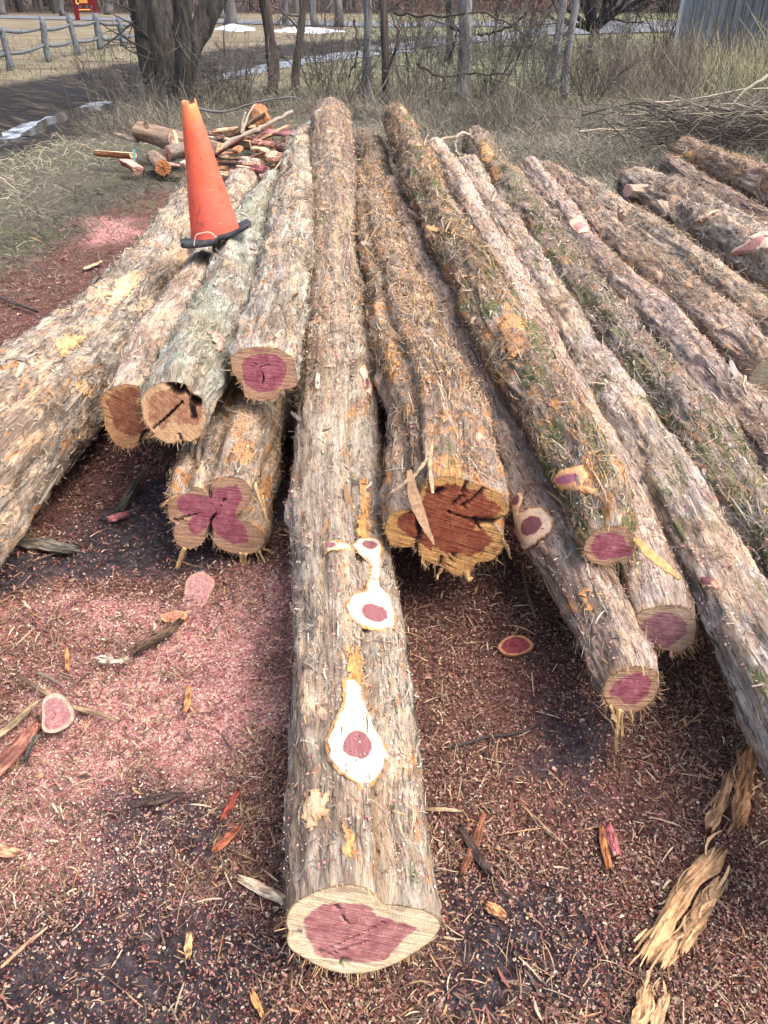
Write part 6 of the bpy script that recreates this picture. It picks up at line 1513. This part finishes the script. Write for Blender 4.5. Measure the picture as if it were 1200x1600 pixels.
# ------------------------------------------------------------------ pieces lying on the foreground ground
def g3(x, y, z=.012): return at_z(x, y, z)
def gslab_(name, x0, y0, x1, y1, w, c, lb, cat, th_=.3, z=.012, seed=0, taper=(.6, 1, 1, .7), top=None, roll=0, z1=None):
    a_, b_ = g3(x0, y0, z), g3(x1, y1, z if z1 is None else z1); slab(name, a_, b_, w/F*depth(a_), w*th_/F*depth(a_), c, lb, cat, seed=seed, taper=taper, top=top, roll=roll)
OB = (.56, .35, .18)
def gslab(name, *a, **k):
    if name == 'bark_strip': k['taper'] = (.55, 1, .72, 1, .7, .95, .6)
    gslab_(name, *a, **k)
GS = [('bark_strip', 1131, 1322, 998, 1500, 17, OB, 'widest torn orange-tan bark strip at the lower right', 'bark strip', .18, 1),
      ('bark_strip', 1128, 1372, 1030, 1512, 13, (.52, .32, .17), 'second torn tan bark strip lying close along the widest one', 'bark strip', .2, 2),
      ('bark_strip', 1112, 1392, 1064, 1494, 11, (.44, .27, .14), 'short ragged bark strip right of the two long tan ones', 'bark strip', .2, 3),
      ('bark_strip', 1142, 1205, 1106, 1302, 10, (.48, .30, .16), 'narrow curved bark strip near the silvery log, left of a pair', 'bark strip', .25, 4),
      ('bark_strip', 1172, 1160, 1152, 1298, 14, (.40, .22, .11), 'brown bark strip leading down from the silvery log, right of a pair', 'bark strip', .2, 5),
      ('bark_strip', 1016, 1540, 978, 1640, 13, (.56, .35, .18), 'tan bark strip cut by the bottom edge, left one', 'bark strip', .2, 6),
      ('bark_strip', 1042, 1550, 1012, 1640, 9, (.44, .29, .16), 'tan bark strip cut by the bottom edge, right one', 'bark strip', .2, 7),
      ('wood_splinter', 718, 1288, 768, 1372, 7, (.07, .05, .045), 'dark splinter crossing another, right of the longest log', 'splinter', .4, 8),
      ('wood_splinter', 757, 1268, 722, 1368, 6, (.26, .11, .06), 'reddish brown splinter crossing the dark one', 'splinter', .4, 9),
      ('wood_splinter', 940, 1290, 952, 1362, 6, (.46, .20, .08), 'thin orange splinter in the right foreground mulch', 'splinter', .4, 10),
      ('wood_splinter', 950, 1284, 964, 1340, 8, (.42, .15, .16), 'pink splinter beside the thin orange one', 'splinter', .4, 11),
      ('wood_splinter', 656, 1263, 724, 1266, 3, (.56, .42, .26), 'thin straw-coloured lath right of the longest log', 'splinter', .5, 12),
      ('wood_offcut', 758, 1412, 792, 1434, 9, (.60, .30, .14), 'small orange wedge offcut in the right foreground', 'offcut', .5, 13),
      ('wood_offcut', 372, 1368, 448, 1410, 9, (.80, .66, .46), 'pale wedge-shaped sliver against the left side of the longest log', 'offcut', .3, 14),
      ('wood_offcut', -20, 1322, 30, 1336, 9, (.66, .36, .22), 'pale orange offcut at the left edge', 'offcut', .3, 15),
      ('bark_slab', 22, 842, 122, 862, 13, (.17, .16, .13), 'grey-green flat bark slab under the leftmost log', 'bark slab', .2, 16),
      ('bark_strip', 186, 800, 218, 748, 7, (.12, .12, .09), 'dark green-grey strip in the shade under the left logs', 'bark strip', .4, 17),
      ('wood_offcut', 168, 812, 202, 802, 9, (.42, .16, .17), 'small dusky pink offcut in the shade at the left', 'offcut', .4, 18),
      ('split_board', 62, 1128, -15, 1212, 13, (.46, .20, .15), 'brownish pink split piece at the left edge, joined by sticks', 'board', .6, 19),
      ('split_board', 60, 1096, -12, 1160, 6, (.50, .38, .24), 'straw-coloured splinter just above the brownish pink piece', 'splinter', .5, 20),
      ('bark_strip', 62, 1118, 42, 1190, 4, (.10, .10, .08), 'thin dark strip beside the pink half-round slab', 'bark strip', .5, 21),
      ('wood_splinter', 20, 1058, 184, 1132, 4.5, (.40, .30, .20), 'long grey splinter passing behind the pink half-round slab', 'splinter', .6, 22),
      ('bark_slab', 286, 968, 212, 1020, 9, (.13, .09, .06), 'dark hollow bark curl left of the longest log', 'bark slab', .5, 23),
      ('bark_strip', 150, 1032, 196, 1034, 5, (.62, .52, .40), 'short whitish strip near the dark bark curl', 'bark strip', .4, 24),
      ('wood_splinter', 345, 1282, 372, 1232, 6, (.32, .08, .06), 'deep red splinter left of the longest log', 'splinter', .5, 25),
      ('wood_splinter', 332, 1332, 376, 1290, 7, (.40, .14, .08), 'red and orange wedge splinter lower left of the longest log', 'splinter', .5, 26),
      ('wood_splinter', 290, 1116, 296, 1072, 5, (.56, .30, .13), 'small orange upright-lying splinter in the pink sawdust', 'splinter', .5, 27),
      ('wood_splinter', 105, 1050, 104, 1012, 3.5, (.58, .30, .12), 'tiny orange splinter in the left pink sawdust', 'splinter', .5, 28),
      ('wood_splinter', 293, 1500, 297, 1455, 6, (.62, .42, .20), 'flat yellow splinter in the dark mud', 'splinter', .3, 29),
      ('wood_splinter', 392, 1545, 412, 1590, 5, (.58, .32, .12), 'orange splinter near the bottom edge left of centre', 'splinter', .4, 30),
      ('wood_splinter', 0, 1512, 75, 1448, 3, (.46, .30, .18), 'thin tan stick across the muddy lower left', 'splinter', .6, 31),
      ('wood_splinter', 815, 1256, 886, 1326, 2, (.44, .30, .20), 'hair-thin tan stick in the right foreground', 'splinter', .6, 32),
      ('bark_slab', 205, 1262, 290, 1240, 4, (.09, .06, .05), 'thin dark stick curve in the left mulch', 'stick', .6, 33),
      ('wood_splinter', 130, 420, 160, 408, 5, (.66, .46, .28), 'curled pale shaving on the ground left of the leftmost log', 'shaving', .2, 35),
      ('wood_splinter', 0, 462, 60, 488, 3, (.12, .10, .09), 'dark twig at the left edge beyond the leftmost log', 'stick', .6, 36)]
for q in GS:
    pass
    gslab(q[0], q[1], q[2], q[3], q[4], q[5], q[6], q[7], q[8], q[9], seed=q[10], z=.02)
def disc(px, py, outline, heart_c, sap_c, th_, label, tilt_n=(0, -.3, 1), z=.03, cat='slab'):
    """a thin sawn cookie lying or leaning on the ground"""
    P0 = at_z(px, py, z); n = nrm(np.array(tilt_n, float)); Pq = np.array([on_plane(x, y, P0, n) for x, y in outline])
    Pq = catmull(np.vstack([Pq, Pq[:1]]), len(Pq)*4)[:-1]; m = len(Pq); c_ = Pq.mean(0)
    f = np.concatenate([np.linspace(.02, .74, 12), [.78, .82, .9, .96, 1.0]]); V = []; C = []
    for k, ff in enumerate(f):
        q_ = c_+(Pq-c_)*ff; V.append(q_+n*.0006*rng.normal(size=(m, 1))); C.append(np.tile(heart_c if ff < .8 else sap_c, (m, 1))*(.72+.22*math.sin(k*2.4)*.5+.6*(fbm(q_[:, 0]*110, q_[:, 1]*110, q_[:, 2]*110, 3, 3)[:, None]-.3)))
    V.append(Pq-n*th_); C.append(np.tile(np.array((.16, .09, .06)), (m, 1))); V = np.vstack(V); C = np.vstack(C)
    j = np.arange(m)[None]; j2 = (j+1) % m; i = np.arange(len(f))[:, None]*m
    g = Bag(); g.add(V, np.stack([i+j, i+j2, i+m+j2, i+m+j], -1).reshape(-1, 4), None, C); g.build('sawn_slice', M_WOOD, label=label, cat=cat)
disc(88, 1118, [(66, 1120), (66, 1098), (76, 1085), (92, 1084), (108, 1098), (116, 1118), (110, 1132), (92, 1143), (76, 1145), (66, 1138)], (.42, .20, .20), (.55, .36, .28), .02, 'half-round pink slice standing among splinters at the left', (.2, -.75, .7), .06)
disc(806, 1008, [(777, 1012), (785, 1000), (800, 993), (820, 994), (834, 1008), (825, 1018), (805, 1024), (788, 1022)], (.26, .05, .06), (.52, .25, .12), .012, 'small eye-shaped dark red slice on the shaded mulch right of the longest log', (0, -.3, 1), .025)
disc(305, 922, [(288, 925), (292, 905), (310, 893), (326, 898), (336, 910), (328, 930), (318, 948), (300, 952), (285, 945)], (.42, .22, .21), (.46, .26, .21), .015, 'dusty pink angular slice under the butterfly-ended log', (0, -.2, 1), .006)
disc(272, 965, [(250, 962), (265, 956), (285, 955), (293, 961), (285, 969), (268, 972), (255, 970)], (.48, .20, .13), (.62, .32, .16), .015, 'small orange-brown slice beside the dark bark curl', (0, -.25, 1), .008)
def gstick(pts, r, c, lb, cat='stick'):
    P = catmull(np.array([g3(x, y, .015) for x, y in pts]), len(pts)*6); g = Bag(); rr = np.linspace(1, .5, len(P))*r/F*depth(P[0]); g.tube(P, rr, c, 7, True, .3, 2); g.build('stick', M_WOOD, label=lb, cat=cat, smooth=True)
gstick([(706, 1168), (760, 1152), (806, 1146), (838, 1132), (856, 1110)], 2.6, (.05, .04, .04), 'dark forked twig on the red mulch right of the longest log')
gstick([(208, 1262), (250, 1242), (300, 1245), (345, 1225)], 3, (.08, .05, .04), 'dark curved twig in the left mulch')
gstick([(60, 1052), (82, 1062), (100, 1074)], 3.5, (.20, .15, .12), 'short grey twig above the half-round slice')
gstick([(815, 880), (822, 920), (836, 965)], 3, (.30, .18, .11), 'brown fibre hanging down into the shade right of the dark-ended log')
gstick([(8, 730), (30, 760), (15, 800)], 3, (.08, .07, .06), 'dark stick beneath the leftmost log')
